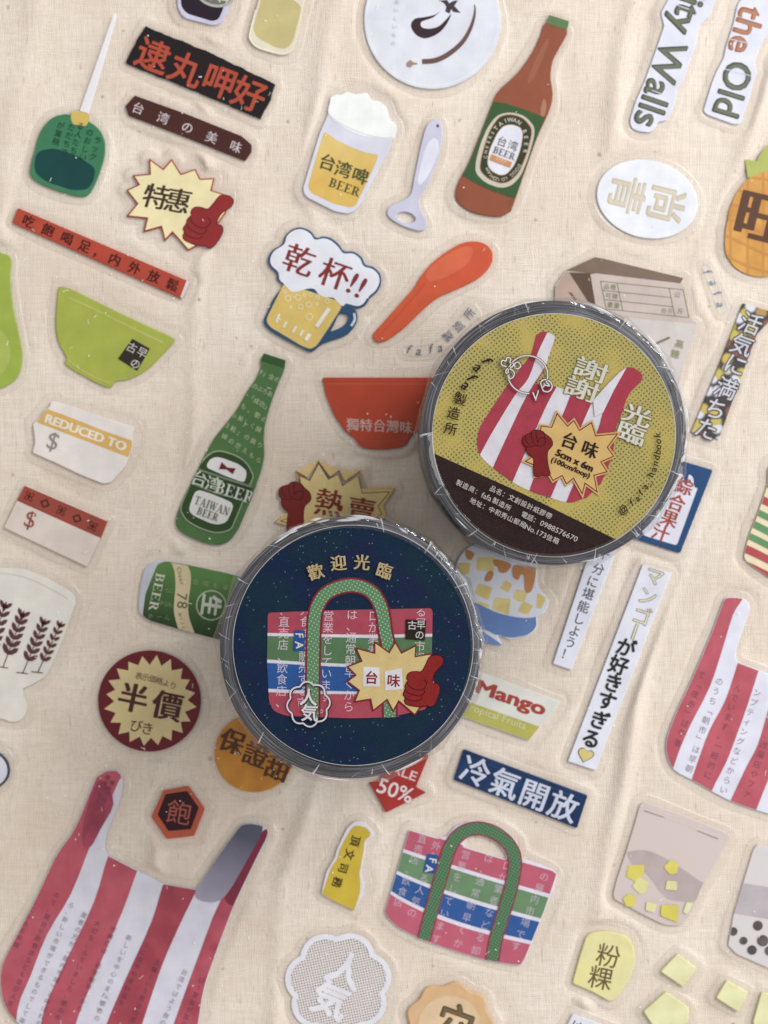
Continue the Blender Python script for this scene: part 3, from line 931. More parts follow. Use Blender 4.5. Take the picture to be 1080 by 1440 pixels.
s = sticker('spoon_sticker', 'olive-green soup spoon cut off by the left edge', 'spoon',
            sm(P("-20,352 5,357 16,365 15,390 18,427 27,470 32,500 27,527 13,541 -5,546 -26,532 -32,480 -24,430 -18,390"), 5), (164, 184, 72), thick=0.0006)
s.poly('spoon_hollow', sm(P("-4,462 9,472 15,492 13,512 2,526 -10,524 -18,500 -14,474"), 5), (180, 194, 92))

s = sticker('price_tag_sticker', 'cream price tag with an ochre band of pale slab lettering', 'sticker',
            rp(Z(0, 360, 3, "220,612 300,632 400,668 500,700 568,720 560,760 562,800 545,850 530,890 470,955 440,962 350,927 230,870 138,830 150,790 145,740 140,710 175,680 190,650 208,640"), 3), (234, 226, 220))
s.poly('band', Z(0, 360, 3, "165,642 200,645 300,682 420,730 600,795 600,860 545,850 420,802 250,738 140,695"), (224, 180, 96), clip=True)
s.line("REDUCED TO", (121.5, 608.5), 119, 20, (238, 231, 216), w=0.03, height=12, smear=0.6)
s.line("$", (75, 622), 15, 17, (150, 142, 130), height=28, w=-0.012)

s = sticker('price_tag_sticker', 'cream price tag with a rust-red band of dark ornaments', 'sticker', rp(P("35,682 153,733 123,797 6,742"), 1.2), (226, 212, 202))
s.poly('band', P("35,682 153,733 143,757 24,704"), (164, 74, 60), within=P("35.5,683 152,733.3 142.5,757 24.6,704"))
orn = []
for i, (x, y) in enumerate(P("42,698 64,708 87,718 109,729 131,740")):
    if i % 2 == 0:
        for a in (45, 135, 225, 315):
            b = math.radians(a + 24); orn.append(ribbon(ell(x + 4 * math.cos(b), y + 4 * math.sin(b), 3.4, 2.0, a + 24, 12), 1.2, True))
    else:
        orn.append(ribbon(xf([(-6, 0), (0, -5.5), (6, 0), (0, 5.5)], (0, 0), (x, y), 1, 24), 2.4, True))
s.add('ornaments', [q for o in orn for q in o], (88, 38, 36))
s.line("$", (43, 732), 14, 17, (158, 82, 72), height=27, w=-0.012)

CUP = sm(P("-40,792 0,798 33,800 67,813 90,827")[:-1], 4, False) + sm(P("97,830 107,843 100,868 83,913 67,947 50,960 33,968"), 4, False) + sm(P("33,977 38,990 37,1002 30,1012 17,1015 0,1010 -40,1005"), 4, False)
s = sticker('cup_sticker', 'cream goblet printed with dark wheat ears at the left edge', 'cup', CUP, (232, 229, 219), thick=0.0006)
s.stroke('cup_rim', sm(P("-30,806 20,808 60,822 96,842"), 4, False), 1.2, (214, 204, 188), clip=True)
def wheat(s, b, t, n, L):
    B, Tt = Vector(b), Vector(t); d = (Tt - B); ln = d.length; d.normalize(); nrm = Vector((-d.y, d.x))
    leaves, lights = [], []
    for i in range(n):
        p = B + d * ln * (0.22 + 0.66 * i / (n - 1))
        for sg in (-1, 1):
            ax = (d * 0.9 + nrm * sg * 0.75).normalized(); pr = Vector((-ax.y, ax.x)); l = L * (1 - 0.25 * i / n)
            leaves.append([p, p + ax * l * .3 + pr * l * .19, p + ax * l * .7 + pr * l * .19, p + ax * l, p + ax * l * .7 - pr * l * .19, p + ax * l * .3 - pr * l * .19])
    e = B + d * ln; leaves.append([e - d * L, e - d * L * .5 + nrm * L * .19, e, e - d * L * .5 - nrm * L * .19])
    s.add('wheat_leaves', leaves, (104, 60, 62))
    s.stroke('wheat_stem', [[tuple(B), tuple(B + d * ln * .9)], [(b[0] - 9, b[1] - 1), (b[0] + 7, b[1] + 1)]], 1.2, (92, 52, 54))
wheat(s, (-20, 935), (10, 845), 6, 18); wheat(s, (5, 938), (35, 858), 6, 18); wheat(s, (33, 946), (65, 869), 6, 16); wheat(s, (54, 945), (88, 873), 6, 13)

s = sticker('round_sticker', 'pale sticker with a dark outline, just its edge showing at the left', 'sticker', ell(-15, 1081, 30, 27, 20, 40), (64, 76, 92))
s.poly('face', ell(-16, 1081, 27.5, 24.5, 20, 40), (220, 221, 232))

# ------------------------------------------------------------------ beer things
MUG = [sm(Z(370, 310, 6, "160,205 185,140 230,90 290,62 350,68 410,100 450,150 510,138 580,155 640,205 685,262 760,265 830,310 865,375 930,395 985,450 998,520 965,600 900,660 860,720 800,742 770,735 795,790 790,860 745,930 680,980 560,1020 490,1050 430,1100 390,1108 330,1080 130,975 30,905 5,850 25,800 90,660 165,555 120,505 115,450 55,390 42,330 80,255"), 4),
       sm(Z(370, 310, 6, "640,795 690,788 718,815 705,860 655,905 580,935 575,925 600,880"), 4)]
s = sticker('beer_mug_sticker', 'yellow beer mug with blue handle under a speech-cloud of foam with red writing', 'sticker', MUG, (44, 84, 120))
s.poly('beer', rp(Z(370, 310, 6, "180,530 660,690 660,740 560,900 452,1060 400,1088 330,1062 60,900 28,850 45,800 100,690"), 5), (223, 194, 104))
s.poly('foam', sm(Z(370, 310, 6, "178,205 200,140 240,100 292,78 348,84 402,118 440,165 510,155 570,172 630,222 678,280 755,282 815,322 850,388 920,412 970,458 982,520 950,592 885,650 845,705 795,725 740,712 700,705 670,725 630,690 590,655 520,650 470,625 430,580 370,580 300,600 240,602 190,550 140,500 130,440 75,385 62,330 95,262"), 4), (230, 232, 242))
s.chars([('乾', 421, 366), ('杯', 471, 386)], 44, 19, (140, 46, 44), w=0.0, smear=0.9)
s.line("!!", (502, 402), 20, 30, (140, 46, 44), height=30, w=0.012)
s.add('bubbles', [q for x, y, r in ((405, 420, 4), (419, 419, 4), (434, 429, 3.5), (423, 432, 3), (435, 446, 4.5), (401, 411, 2), (428, 416, 2), (437, 415, 2.5), (447, 419, 2.5), (460, 424, 3), (446, 428, 1.5), (409, 433, 1.5)) for q in ribbon(ell(x, y, r, r, 0, 18), 1.3, True)], (240, 226, 180))
s.stroke('glass_marks', [P("393,442 389,454"), P("403,453 399,461"), P("417,459 412,468"), P("427,464 422,473")], 3.4, (232, 226, 210))
s.stroke('glass_shine', [P("463,434 445,460"), P("436,470 430,479")], 5.5, (236, 230, 218))
s.stroke('handle_shine', sm(P("498,441 499,450 494,459"), 4, False), 3.5, (206, 214, 226))

s = sticker('spoon_sticker', 'bright orange soup spoon lying diagonally under the beer mug row', 'spoon',
            sm(P("527,479 525,470 536,457 560,430 582,405 591,390 610,368 640,347 661,340 681,343 692,355 690,373 672,392 640,408 619,417 600,431 570,460 547,477 535,481"), 5), (214, 88, 50), thick=0.0007)
s.poly('spoon_hollow', sm(P("599,386 612,369 640,352 658,347 665,354 656,372 631,388 606,396"), 5), (224, 106, 68))
s.stroke('handle_groove', P("537,469 585,415 598,398"), 1.5, (200, 78, 44))

RB = rp(P("453,531 622,531 619,548 606,580 590,605 576,614 574,622 566,629 545,632 520,632 506,628 499,617 485,606 470,584 459,557"), 4)
s = sticker('bowl_sticker', 'red-orange rice bowl with pale writing near its foot', 'bowl', RB, (194, 70, 40), thick=0.0007)
s.stroke('rim_line', P("456,540 620,540"), 1.4, (200, 92, 66)); s.stroke('foot_line', sm(P("503,617 535,622 573,616"), 4, False), 1.2, (196, 86, 60))
s.row("獨特台灣味", (496, 597), (571, 601), 18.5, 2, (214, 176, 166), w=0.004, smear=0.4)

# green bottle
GB = rp(P("371,497 402,507 400,520 394,534 385,556 378,577 372,600 371,618 372,640 368,660 355,698 335,745 323,761 307,767 286,763 262,753 248,742 247,729 256,705 267,683 290,637 303,614 318,596 335,574 348,550 361,532 368,515 366,508"), 6)
s = sticker('bottle_sticker', 'green bottle with white label and dark red bow tie, beside the blue roll', 'sticker', GB, (80, 120, 68))
s.poly('cap', rp(P("371,497 402,507 400,518 367,508"), 2), (54, 92, 50))
rows = [("杯」全の", (366, 523), (390, 534)), ("本のぷろあ", (352, 540), (380, 554)), ("ー「成功」", (346, 555), (376, 573)), ("も、動の", (343, 572), (372, 590)), ("も美しく醸", (330, 584), (364, 604)),
        ("日靴」の飯り", (319, 598), (366, 626)), ("お婦の恋えもらの", (296, 622), (366, 650))]
for i, (t, a, b) in enumerate(rows):
    t = t if i < 6 else "婦の恋えもら"
    if i == 6: a, b = (316, 614), (364, 647)
    s.row(t, a, b, 8.5, 25, (186, 198, 160), w=0.0, clip=True)
k = 8.308
lab = rp(Z(240, 630, k, "330,200 430,80 520,30 610,30 780,85 900,170 985,330 930,440 850,640 720,950 640,985 520,1000 330,940 170,840 110,720 130,640"), 12)
s.poly('label_edge', lab, (158, 176, 146), clip=True); s.poly('label_field', shrink(lab, 1.7), (50, 78, 36), clip=True)
s.poly('label_top', rp(Z(240, 630, k, "413,225 460,135 530,105 600,115 800,190 885,262 890,320 862,408 620,318"), 7), (222, 220, 220))
s.poly('label_bottom', rp(Z(240, 630, k, "300,475 520,550 750,650 690,800 650,870 560,895 470,880 270,790 222,740 225,680"), 10), (216, 216, 212))
s.poly('label_band', Z(240, 630, k, "200,195 560,318 960,445 870,620 520,535 200,400"), (118, 138, 108), clip=True)
s.poly('label_band_face', Z(240, 630, k, "200,220 560,343 960,470 860,598 520,512 200,375"), (46, 66, 38), clip=True)
s.poly('bow_tie', Z(240, 630, k, "600,165 665,228 765,238 730,308 655,250 568,248"), (108, 28, 40))
s.row("台湾", (281, 673), (301, 681), 23, 17, (196, 206, 188), w=0.0, smear=0.5, clip=True)
s.serif("BEER", (331, 692.5), 56, 18, (204, 210, 196), 17, clip=True)
s.serif("TAIWAN", (299, 711), 51, 20, (104, 104, 82), 11.5)
s.serif("BEER", (293, 723), 31, 20, (104, 104, 82), 10.5)

# can
CAN = rp(P("204,797 215,790 233,788 268,795 320,806 352,815 346,860 338,905 300,897 270,890 235,880 208,870 196,862 195,850 198,822"), 6)
s = sticker('can_sticker', 'green drink can lying on its side, half under the blue roll', 'can', CAN, (196, 198, 210))
s.poly('can_wall', rp(P("222,793 234,789 268,795 320,806 352,815 346,860 338,905 300,897 250,884 213,873 201,866 205,835"), 4), ink((92, 138, 72), c2=(30, 54, 36), grad=(105, -38, 52)))
s.poly('band', sm(Z(190, 780, 7.714, "395,85 430,180 442,330 430,480 425,620 470,800"), 4, False) + sm(Z(190, 780, 7.714, "650,850 590,680 580,520 605,330 605,200 575,120"), 4, False), (216, 200, 160), clip=True)
s.serif("BEER", (221, 832.5), 54, 102, (204, 210, 184), 12.5)
s.chars([('7', 255.5, 838, 97), ('8', 256, 850, 97)], 21, 0, (98, 98, 62), w=0.0)
s.row("Cheer", (252, 800), (256, 820), 8, 80, (130, 124, 88), w=0.0); s.row("will", (254, 864), (258, 882), 8, 85, (130, 124, 88), w=0.0)
s.stroke('emblem_ring', ell(297.5, 851, 20.5, 20.5, 0, 40), 1.7, (190, 198, 170), closed=True)
s.chars([('生', 297.5, 851, 98)], 30, 98, (206, 212, 196), w=0.03, smear=0.5)
s.row("会場も楽", (276, 818), (318, 826), 9, 8, (150, 172, 124), w=0); s.row("もじ", (236, 830), (242, 830), 8, 8, (140, 164, 112), w=0); s.row("チらも", (228, 848), (240, 850), 8, 8, (140, 164, 112), w=0); s.row("ホーん", (213, 866), (236, 868), 8, 8, (130, 156, 104), w=0)

# hot-sale burst
HB = rp(Z(380, 640, 5.684, "203,118 300,172 385,35 480,165 555,110 600,200 720,115 770,265 1000,262 905,405 930,490 840,560 700,620 500,640 330,600 150,570 30,535 120,470 240,420 225,250"), 1)
HB2 = Z(380, 640, 5.684, "230,158 315,200 388,62 468,190 548,148 580,240 705,158 738,302 960,290 866,410 895,470 800,545 690,600 500,620 320,585 155,550 75,527 160,495 265,420 245,250")
s = sticker('starburst_sticker', 'ochre starburst with red writing and a dark red raised fist, half under the blue roll', 'sticker', HB, (236, 204, 136))
s.poly('burst_line', HB2, (140, 62, 44)); s.poly('burst_face', shrink(HB2, 1.1), (240, 216, 146))
s.chars([('熱', 463, 707), ('賣', 508, 719)], 41, 10, (148, 52, 42), w=0.006, smear=0.8)
hand(s, FIST, FIST_L, (950, 190), (413, 712), 0.206, 6, (134, 36, 34), (78, 26, 26), 1.2)

# half price
def star(cx, cy, r1, r2, n, rot, jit=0.0):
    rr = random.Random(n * 7 + int(cx))
    return [(cx + (r1 if i % 2 == 0 else r2) * (1 + rr.uniform(-jit, jit)) * math.cos(math.radians(rot) + math.pi * i / n),
             cy + (r1 if i % 2 == 0 else r2) * (1 + rr.uniform(-jit, jit)) * math.sin(math.radians(rot) + math.pi * i / n)) for i in range(2 * n)]
s = sticker('round_sticker', 'dark red disc with a cream zigzag star of half-price writing', 'sticker', ell(210.5, 985.5, 72, 71, 0, 80), (112, 30, 42))
s.poly('star', star(212, 985, 64, 52, 20, 8, 0.03), (226, 206, 150))
s.chars([(ch, 196 + i * 9.6, 949 + i * 3.0 + 0.25 * (i - 3) ** 2 - 1, 12 + i * 2) for i, ch in enumerate("表示価格より")], 11, 0, (104, 60, 42), w=0.004)
s.chars([('半', 188, 981), ('價', 236, 992)], 43, 12, (86, 40, 40), w=0.01, smear=1.0)
s.chars([('び', 192, 1020), ('き', 208, 1024)], 19, 10, (104, 60, 50), w=0.004)

s = sticker('round_sticker', 'amber orange disc with dark writing, tucked under the blue roll', 'sticker', ell(358, 1059, 56, 54.5, 0, 60), ink((208, 142, 48), c2=(198, 128, 38)), thick=0.0007)
s.chars([('保', 327, 1042), ('證', 360, 1061), ('甜', 391, 1080)], 36, 20, (92, 58, 36), w=0.008, smear=0.9)

HX = Z(0, 1080, 3, "690,95 795,75 865,170 820,285 705,298 640,205")
s = sticker('hexagon_sticker', 'small orange hexagon with a dark centre and one character', 'sticker', rp(HX, 2), (196, 90, 62))
s.poly('centre', rp(Z(0, 1080, 3, "700,108 790,95 840,165 806,256 712,264 666,195"), 1.5), (54, 22, 30))
s.chars([('飽', 252, 1142)], 36, 10, (178, 88, 78), w=0.0)
# ------------------------------------------------------------------ striped carrier bags
RED = (196, 92, 108); BW = (218, 217, 230)
def columns(s, cols, em, rot, c, step, name='lettering', clip=True):
    items = []
    dx, dy = -math.sin(math.radians(rot)), math.cos(math.radians(rot))
    for (x, y), t in cols:
        for i, ch in enumerate(t):
            if ch not in ' \u3000': items.append((ch, x + dx * step * i, y + dy * step * i, rot + (90 if ch in '「」ー' else 0)))
    s.chars(items, em, rot, c, w=0.0, clip=clip, name=name)

BAG = sm(P("150,1083 164,1083 172,1092 172,1112 166,1132 152,1167 148,1190 152,1202"), 3, False) + P("193,1223 230,1242 277,1250") + sm(P("300,1213 333,1167 344,1158 360,1158 374,1163 377,1174 362,1205 345,1240 330,1272 318,1303 300,1352 285,1402 272,1500"), 3, False) + P("150,1500 40,1448") + sm(P("28,1440 12,1422 2,1395 3,1358 22,1318 50,1265 78,1205 105,1165 125,1118 136,1092"), 3, False)
s = sticker('shopping_bag_sticker', 'big red and white striped carrier bag with a grey right handle, bottom left', 'bag', BAG, BW, thick=0.0006)
st = [sm(P("60,1040 200,1040 168,1097 147,1147 127,1190 100,1257 67,1313 43,1373 25,1420 20,1500"), 3, False), sm(P("178,1150 153,1202 133,1267 97,1343 67,1407 58,1440 40,1500"), 3, False),
      sm(P("205,1200 193,1225 173,1280 140,1357 110,1430 90,1500"), 3, False), sm(P("240,1225 230,1243 213,1297 180,1370 150,1440 130,1500"), 3, False), sm(P("285,1230 277,1250 253,1300 227,1360 200,1440 180,1500"), 3, False), sm(P("345,1220 310,1267 280,1343 247,1433 225,1500"), 3, False)]
s.poly('stripe', st[0] + P("-20,1500 -20,1040"), ink(RED, c2=(188, 82, 98)), clip=True)
s.poly('stripe', st[1] + st[2][::-1], ink(RED, c2=(188, 82, 98)), clip=True)
s.poly('stripe', st[3] + st[4][::-1], ink((180, 76, 90), c2=(168, 66, 82)), clip=True)
s.poly('stripe', st[5] + P("420,1500 420,1100"), ink(RED, c2=(176, 70, 88)), clip=True)
s.poly('handle_shadow_side', sm(P("316,1262 346,1212 366,1172 385,1165 390,1190 360,1245 341,1274"), 3), (136, 46, 68), clip=True)
s.poly('inner_handle', sm(P("274,1256 300,1213 333,1165 348,1156 364,1158 369,1168 346,1212 318,1258 296,1268"), 3), ink((92, 92, 112), c2=(176, 170, 190), grad=(115, -115, 5)), clip=True)
s.poly('handle_crumple', sm(P("138,1100 150,1105 160,1130 142,1165 128,1190 118,1185 120,1150"), 3), ink((140, 52, 76), c2=(176, 74, 96)), clip=True)
columns(s, [((152, 1093), "夜市や直売"), ((158, 1100), "場外市場の")], 8, 24, (134, 66, 84), 9, name='handle_lettering')
columns(s, [((58, 1247), "ところにもある市場"), ((80, 1258), "ので、屋台や飲食店なども並び人気"), ((101, 1272), "ら、新しい市場ができるものでして楽しんでいます"), ((119, 1286), "業者の方が「屋内市場」と呼ばれる"), ((138, 1298), "大切な、んでいました、朝の市"),
            ((160, 1306), "市場には、通常朝早くから"), ((182, 1318), "新しいを中心のまわりで"), ((206, 1328), "うに夜市や食料品を"), ((222, 1352), "主催という屋台の方"), ((260, 1366), "台湾ではよう夜のんで"), ((284, 1378), "いう屋台が並ぶ所"), ((150, 1400), "「夜市の")], 8.8, 23, glassy((84, 62, 84), 0.62), 11)

BAG2 = sm(P("1016,846 1022,840 1044,841 1053,850 1052,862 1046,880 1037,905 1034,920 1037,931"), 3, False) + P("1080,947 1125,960 1160,900 1200,1150 1110,1153") + sm(P("1080,1144 1053,1136 1020,1123 973,1097 947,1082 937,1060 937,1038 950,1002 973,953 1000,890"), 3, False)
s = sticker('shopping_bag_sticker', 'red and white striped carrier bag cut off by the right edge', 'bag', rp(BAG2, 1.5), (224, 226, 240), thick=0.0006)
R2 = (198, 94, 108)
s.poly('stripe', sm(P("1050,830 1042,845 1030,865 1014,917 997,967 970,1020 953,1060 940,1100"), 3, False) + P("880,1100 960,830"), ink(R2, c2=(190, 86, 100)), clip=True)
s.poly('stripe', sm(P("1044,915 1037,932 1020,983 997,1027 980,1073 964,1120"), 3, False) + sm(P("992,1150 1000,1113 1020,1073 1033,1040 1050,993 1070,930"), 3, False), ink(R2, c2=(190, 86, 100)), clip=True)
s.poly('stripe', sm(P("1092,960 1080,997 1065,1047 1048,1080 1020,1140"), 3, False) + sm(P("1050,1170 1082,1090 1102,1040 1130,960"), 3, False), ink(R2, c2=(190, 86, 100)), clip=True)
columns(s, [((986, 949), "て「夜市」は午後"), ((1011, 958), "のうち「朝市」は早朝"), ((1037, 967), "んでいます。一般的に"), ((1064, 974), "ンプティングなどからい"), ((1083, 1020), "か、改築店やファ")], 11.5, 19, glassy((96, 70, 92), 0.6), 14.4)

# ------------------------------------------------------------------ woven bag sticker
def bag_uv(u, v):
    tl, tr, br, bl = (575, 1166), (783, 1226), (739, 1356), (541, 1281)
    x = (tl[0] * (1 - u) + tr[0] * u) * (1 - v) + (bl[0] * (1 - u) + br[0] * u) * v
    y = (tl[1] * (1 - u) + tr[1] * u) * (1 - v) + (bl[1] * (1 - u) + br[1] * u) * v
    return (x, y + (2 + 15 * v) * math.sin(u ** 0.8 * math.pi) * v)
ucol = [i / 16 for i in range(17)]
body = [bag_uv(u, 0) for u in ucol] + [bag_uv(u, 1) for u in ucol[::-1]]
STRAP = sm(P("596,1320 608,1275 622,1225 633,1191 645,1174 663,1165 684,1166 704,1176 718,1191 724,1210 720,1240 710,1277 697,1320 692,1350"), 5, False)
outer = rp(P("575,1166 615,1178 628,1176 640,1161 660,1154 684,1155 710,1167 727,1184 733,1206 773,1220 784,1229 778,1250 738,1348 732,1357 715,1355 684,1350 640,1337 596,1322 560,1304 545,1290 541,1281"), 3)
hole = rp(P("651,1190 655,1180 668,1174 684,1176 701,1186 712,1203 711,1208 680,1199"), 3)
s = sticker('woven_bag_sticker', 'pink, green and blue banded shopping bag with green handles, below the blue roll', 'bag', [outer, hole], (226, 222, 236), thick=0.0006)
for c, a, b in (((196, 92, 116), 0.0, 0.235), ((110, 146, 106), 0.275, 0.50), ((44, 92, 160), 0.54, 0.745), ((198, 94, 118), 0.785, 1.25)):
    s.poly('band', [bag_uv(u, a) for u in ucol] + [bag_uv(u, b) for u in ucol[::-1]], c, clip=True)
cols = [("直売店、飲食店", .10, 0.03), ("外食する人気の", .20, 0.06), ("営業をしています", .40, 0.06), ("は、通常朝早くからの", .55, 0.03), ("口が業者などる卸", .68, 0.05), ("の屋内市場です", .93, 0.05)]
items = []
for t, u, v0 in cols:
    for i, ch in enumerate(t):
        x, y = bag_uv(u - 0.006 * i, v0 + 0.125 * i + 0.03)
        items.append((ch, x, y))
s.chars(items, 13.5, 14, glassy((226, 214, 228), 0.5), w=0.0, clip=True)
s.poly('badge', rp(Z(540, 1150, 4.154, "252,205 318,215 302,325 226,315"), 3), (38, 86, 156)); s.chars([('F', 608, 1209), ('A', 603, 1221)], 15, 100, (226, 222, 214), w=0.02)
s.stroke('handle', STRAP, 20, (150, 62, 78)); s.stroke('handle_webbing', STRAP, 15.5, dots((92, 136, 98), (56, 92, 64), 4.0, 0.30, 30))

# ------------------------------------------------------------------ words and signs, right and bottom
s = sticker('arrow_sticker', 'red sale arrow with white percent writing, poking out under the blue roll', 'sticker', rp(P("545,1040 603,1062 585,1106 599,1114 543,1142 519,1100 535,1096"), 1.5), (176, 48, 44))
s.line("SALE", (563, 1084), 48, 20, (226, 200, 198), w=0.02, height=13); s.line("50%", (556, 1111), 50, 19, (234, 216, 216), w=0.02, height=21)

s = sticker('sign_sticker', 'navy blue signboard with four pale characters', 'sticker', rp(P("652,1053 826,1118 811,1164 638,1096"), 2), ink((30, 62, 106), c2=(24, 50, 92)))
s.stroke('frame_line', [(664, 1066), (821, 1124)], 1.0, (44, 76, 118))
s.chars([('冷', 669, 1084), ('氣', 710, 1101), ('開', 751, 1117), ('放', 792, 1133)], 42, 20, (206, 212, 230), w=0.012, smear=0.4)

s = sticker('paper_scrap_sticker', 'torn yellow scrap with white ragged edge and four sideways characters', 'sticker',
            rp(Z(440, 1150, 10.29, "600,45 700,40 760,60 820,130 898,232 850,290 775,330 760,480 720,660 700,800 745,960 740,1080 690,1180 610,1335 350,1215 120,1095 150,960 200,760 320,560 340,460 420,290 500,130"), 3), (228, 222, 232))
s.poly('yellow_face', rp(Z(440, 1150, 10.29, "600,108 690,112 770,135 838,212 825,262 770,300 745,340 735,480 700,660 672,800 690,960 680,1090 600,1330 340,1210 135,1090 200,900 260,720 350,590 385,460 450,330 540,170"), 2), (212, 184, 50))
s.chars([('頂', 500, 1182), ('文', 491.5, 1201), ('司', 483, 1220), ('務', 474.5, 1240)], 15, 106, (64, 54, 28), w=0.012, smear=0.3)

FL = []
for i in range(96):
    a = 2 * math.pi * i / 96
    r = 66 + 9.5 * abs(math.cos(3.5 * a + 0.9)) ** 0.8
    FL.append((476 + r * math.cos(a), 1384 + r * 1.0 * math.sin(a)))
s = sticker('cloud_sticker', 'white scalloped cloud outline with a netted clear centre and white characters', 'sticker', FL, net_mat(), thick=0.0004)
s.stroke('cloud_outline', shrink(FL, 3.5), 7.5, (230, 229, 238), closed=True)
s.chars([('人', 486, 1363), ('気', 465, 1405)], 52, 22, (232, 231, 238), w=0.034)

CK = sm([(632 + (58 + 3.0 * math.cos(9 * 2 * math.pi * i / 72)) * math.cos(2 * math.pi * i / 72) * 1.02, 1440 + (58 + 3.0 * math.cos(9 * 2 * math.pi * i / 72)) * math.sin(2 * math.pi * i / 72)) for i in range(72)], 2)
s = sticker('biscuit_sticker', 'round golden biscuit with an olive character at the bottom edge', 'biscuit', CK, ink((222, 178, 128), c2=(226, 188, 142)), thick=0.0009, cham=2.0)
s.poly('pale_middle', sm([(632 + 44 * math.cos(a / 9), 1443 + 44 * math.sin(a / 9)) for a in range(0, 57, 4)], 3), ink((232, 204, 166), c2=(228, 196, 154)))
s.chars([('穴', 640, 1436)], 54, 20, (100, 84, 58), w=0.035)
s.chars([('穴', 640.5, 1436.5)], 53, 20, (124, 106, 76), w=0.0, name='lettering_shade')

s = sticker('word_strip_sticker', 'white strip with dark vertical writing ending at an exclamation mark', 'sticker', rp(P("834,760 867,771 803,942 777,933"), 1), (222, 225, 238))
s.chars([('十', 849, 779), ('分', 841, 800), ('に', 833, 818), ('堪', 827, 835), ('能', 820, 853), ('し', 814, 870), ('よ', 808, 887), ('う', 802, 903), ('！', 797, 920)], 17.5, 18, (62, 62, 66), w=0.008)
s = sticker('word_strip_sticker', 'longer white strip with bold vertical writing and a yellow heart at its foot', 'sticker', rp(P("903,794 943,806 837,1083 798,1070"), 1), (226, 228, 240))
for w, c, nm in ((0.035, (120, 116, 84), 'outline_lettering'), (-0.006, (232, 226, 196), 'pale_lettering')):
    s.chars([('マ', 920, 810), ('ン', 910, 838), ('ゴ', 902, 866)], 27, 18, c, w=w, name=nm)
    s.stroke(nm, P("896,877 888,899"), 4.6 if w > 0 else 2.4, c)
s.chars([('が', 880, 910), ('好', 870, 935), ('き', 862, 960), ('す', 853, 985), ('ぎ', 843, 1012), ('る', 831, 1038)], 28, 18, (40, 38, 40), w=0.028)
def heart(cx, cy, r, rot):
    return xf([(16 * math.sin(t) ** 3, -(13 * math.cos(t) - 5 * math.cos(2 * t) - 2 * math.cos(3 * t) - math.cos(4 * t))) for t in [i * 2 * math.pi / 36 for i in range(36)]], (0, 0), (cx, cy), r / 16, rot)
s.poly('heart', heart(823, 1061, 11.5, 18), (104, 98, 70)); s.poly('heart_face', heart(823, 1061, 10.2, 18), (222, 202, 120))

s = sticker('fruit_sign_sticker', 'white and lime trapezoid sign with red fruit lettering, right of the blue roll', 'sticker', rp(P("664,940 788,986 768,1011 744,1041 640,1004"), 2), (226, 226, 218))
s.poly('lime_band', P("600,955 655,985 700,1001 757,1021 800,1036 800,1080 600,1060"), (188, 186, 88), clip=True)
s.line("Mango", (718, 983.5), 99, 19, (176, 66, 54), w=0.03, height=24, smear=0.9)
s.line("Tropical Fruits", (695, 1007), 92, 19, (224, 220, 176), w=0.0, height=13)

ICE = sm(P("640,800 648,780 662,768 690,756 730,756 750,775 755,800 755,822 767,838 771,848 764,862 755,868 754,882 742,893 728,896 716,899 700,893 705,908 690,902 668,890 655,860 640,830"), 4)
s = sticker('shaved_ice_sticker', 'blue bowl of shaved ice with mango cubes, between the two rolls', 'sticker', ICE, (232, 235, 246))
k = 7.2
CUBES = ["20,225 155,225 140,330 60,355", "215,170 400,170 395,310 215,305", "240,430 375,475 335,605 195,535", "510,400 580,445 535,530 450,480", "620,490 735,520 700,610 650,625 580,580", "400,575 560,590 540,755 370,690", "690,610 790,660 730,750 630,715", "830,530 920,580 870,690 820,680", "230,610 350,650 340,680 225,650"]
s.add('mango_cubes', [list(map(Vector, rp(Z(640, 760, k, q), 2))) for q in CUBES], ink((238, 220, 150), c2=(234, 210, 124)))
for q in ("110,90 190,130 170,185 140,200 105,160", "395,190 560,235 530,310 480,330 440,310 430,270 395,250", "600,250 790,270 815,300 800,420 770,510 730,530 705,500 695,360 660,350 640,395 600,385 580,340", "340,315 385,315 380,370 345,412 305,410 305,375"):
    s.poly('sauce', sm(Z(640, 760, k, q), 4), (210, 146, 88))
s.poly('blue_bowl', sm(Z(640, 760, k, "100,600 230,640 400,720 560,765 720,785 840,770"), 4, False) + sm(Z(640, 760, k, "822,860 770,930 690,975 560,980 420,955 310,905 120,860"), 4, False), (106, 140, 200), clip=True)
s.poly('bowl_foot', Z(640, 760, k, "280,920 400,1000 480,1060 380,1050 250,1020"), (110, 146, 206))

# ------------------------------------------------------------------ drinks pouches and cubes
PO = rp(Z(720, 1080, 3, "538,152 560,142 700,190 860,252 912,276 922,292 895,330 858,400 800,500 765,590 735,640 700,665 640,660 560,622 430,552 425,530 440,470 480,350 520,220"), 5)
s = sticker('drink_pouch_sticker', 'pale mauve zip pouch of drink with yellow cubes at the bottom', 'sticker', PO, glassy((208, 194, 190), 0.9), thick=0.0006)
s.poly('drink', sm(Z(720, 1080, 3, "480,352 560,345 640,375 720,425 800,480 830,480"), 3, False) + sm(Z(720, 1080, 3, "795,520 770,560 700,560 640,540 570,450 500,400"), 3, False), (190, 174, 172), clip=True)
s.stroke('zip_seal', [Z(720, 1080, 3, "545,172 700,225 870,296"), Z(720, 1080, 3, "552,160 700,208 905,284")], 0.9, (222, 212, 208), clip=True)
s.stroke('zip_seal_shadow', [Z(720, 1080, 3, "555,178 640,206")], 1.2, (150, 132, 128), clip=True); s.stroke('zip_seal_shadow', [Z(720, 1080, 3, "780,262 868,297")], 1.2, (150, 132, 128), clip=True)
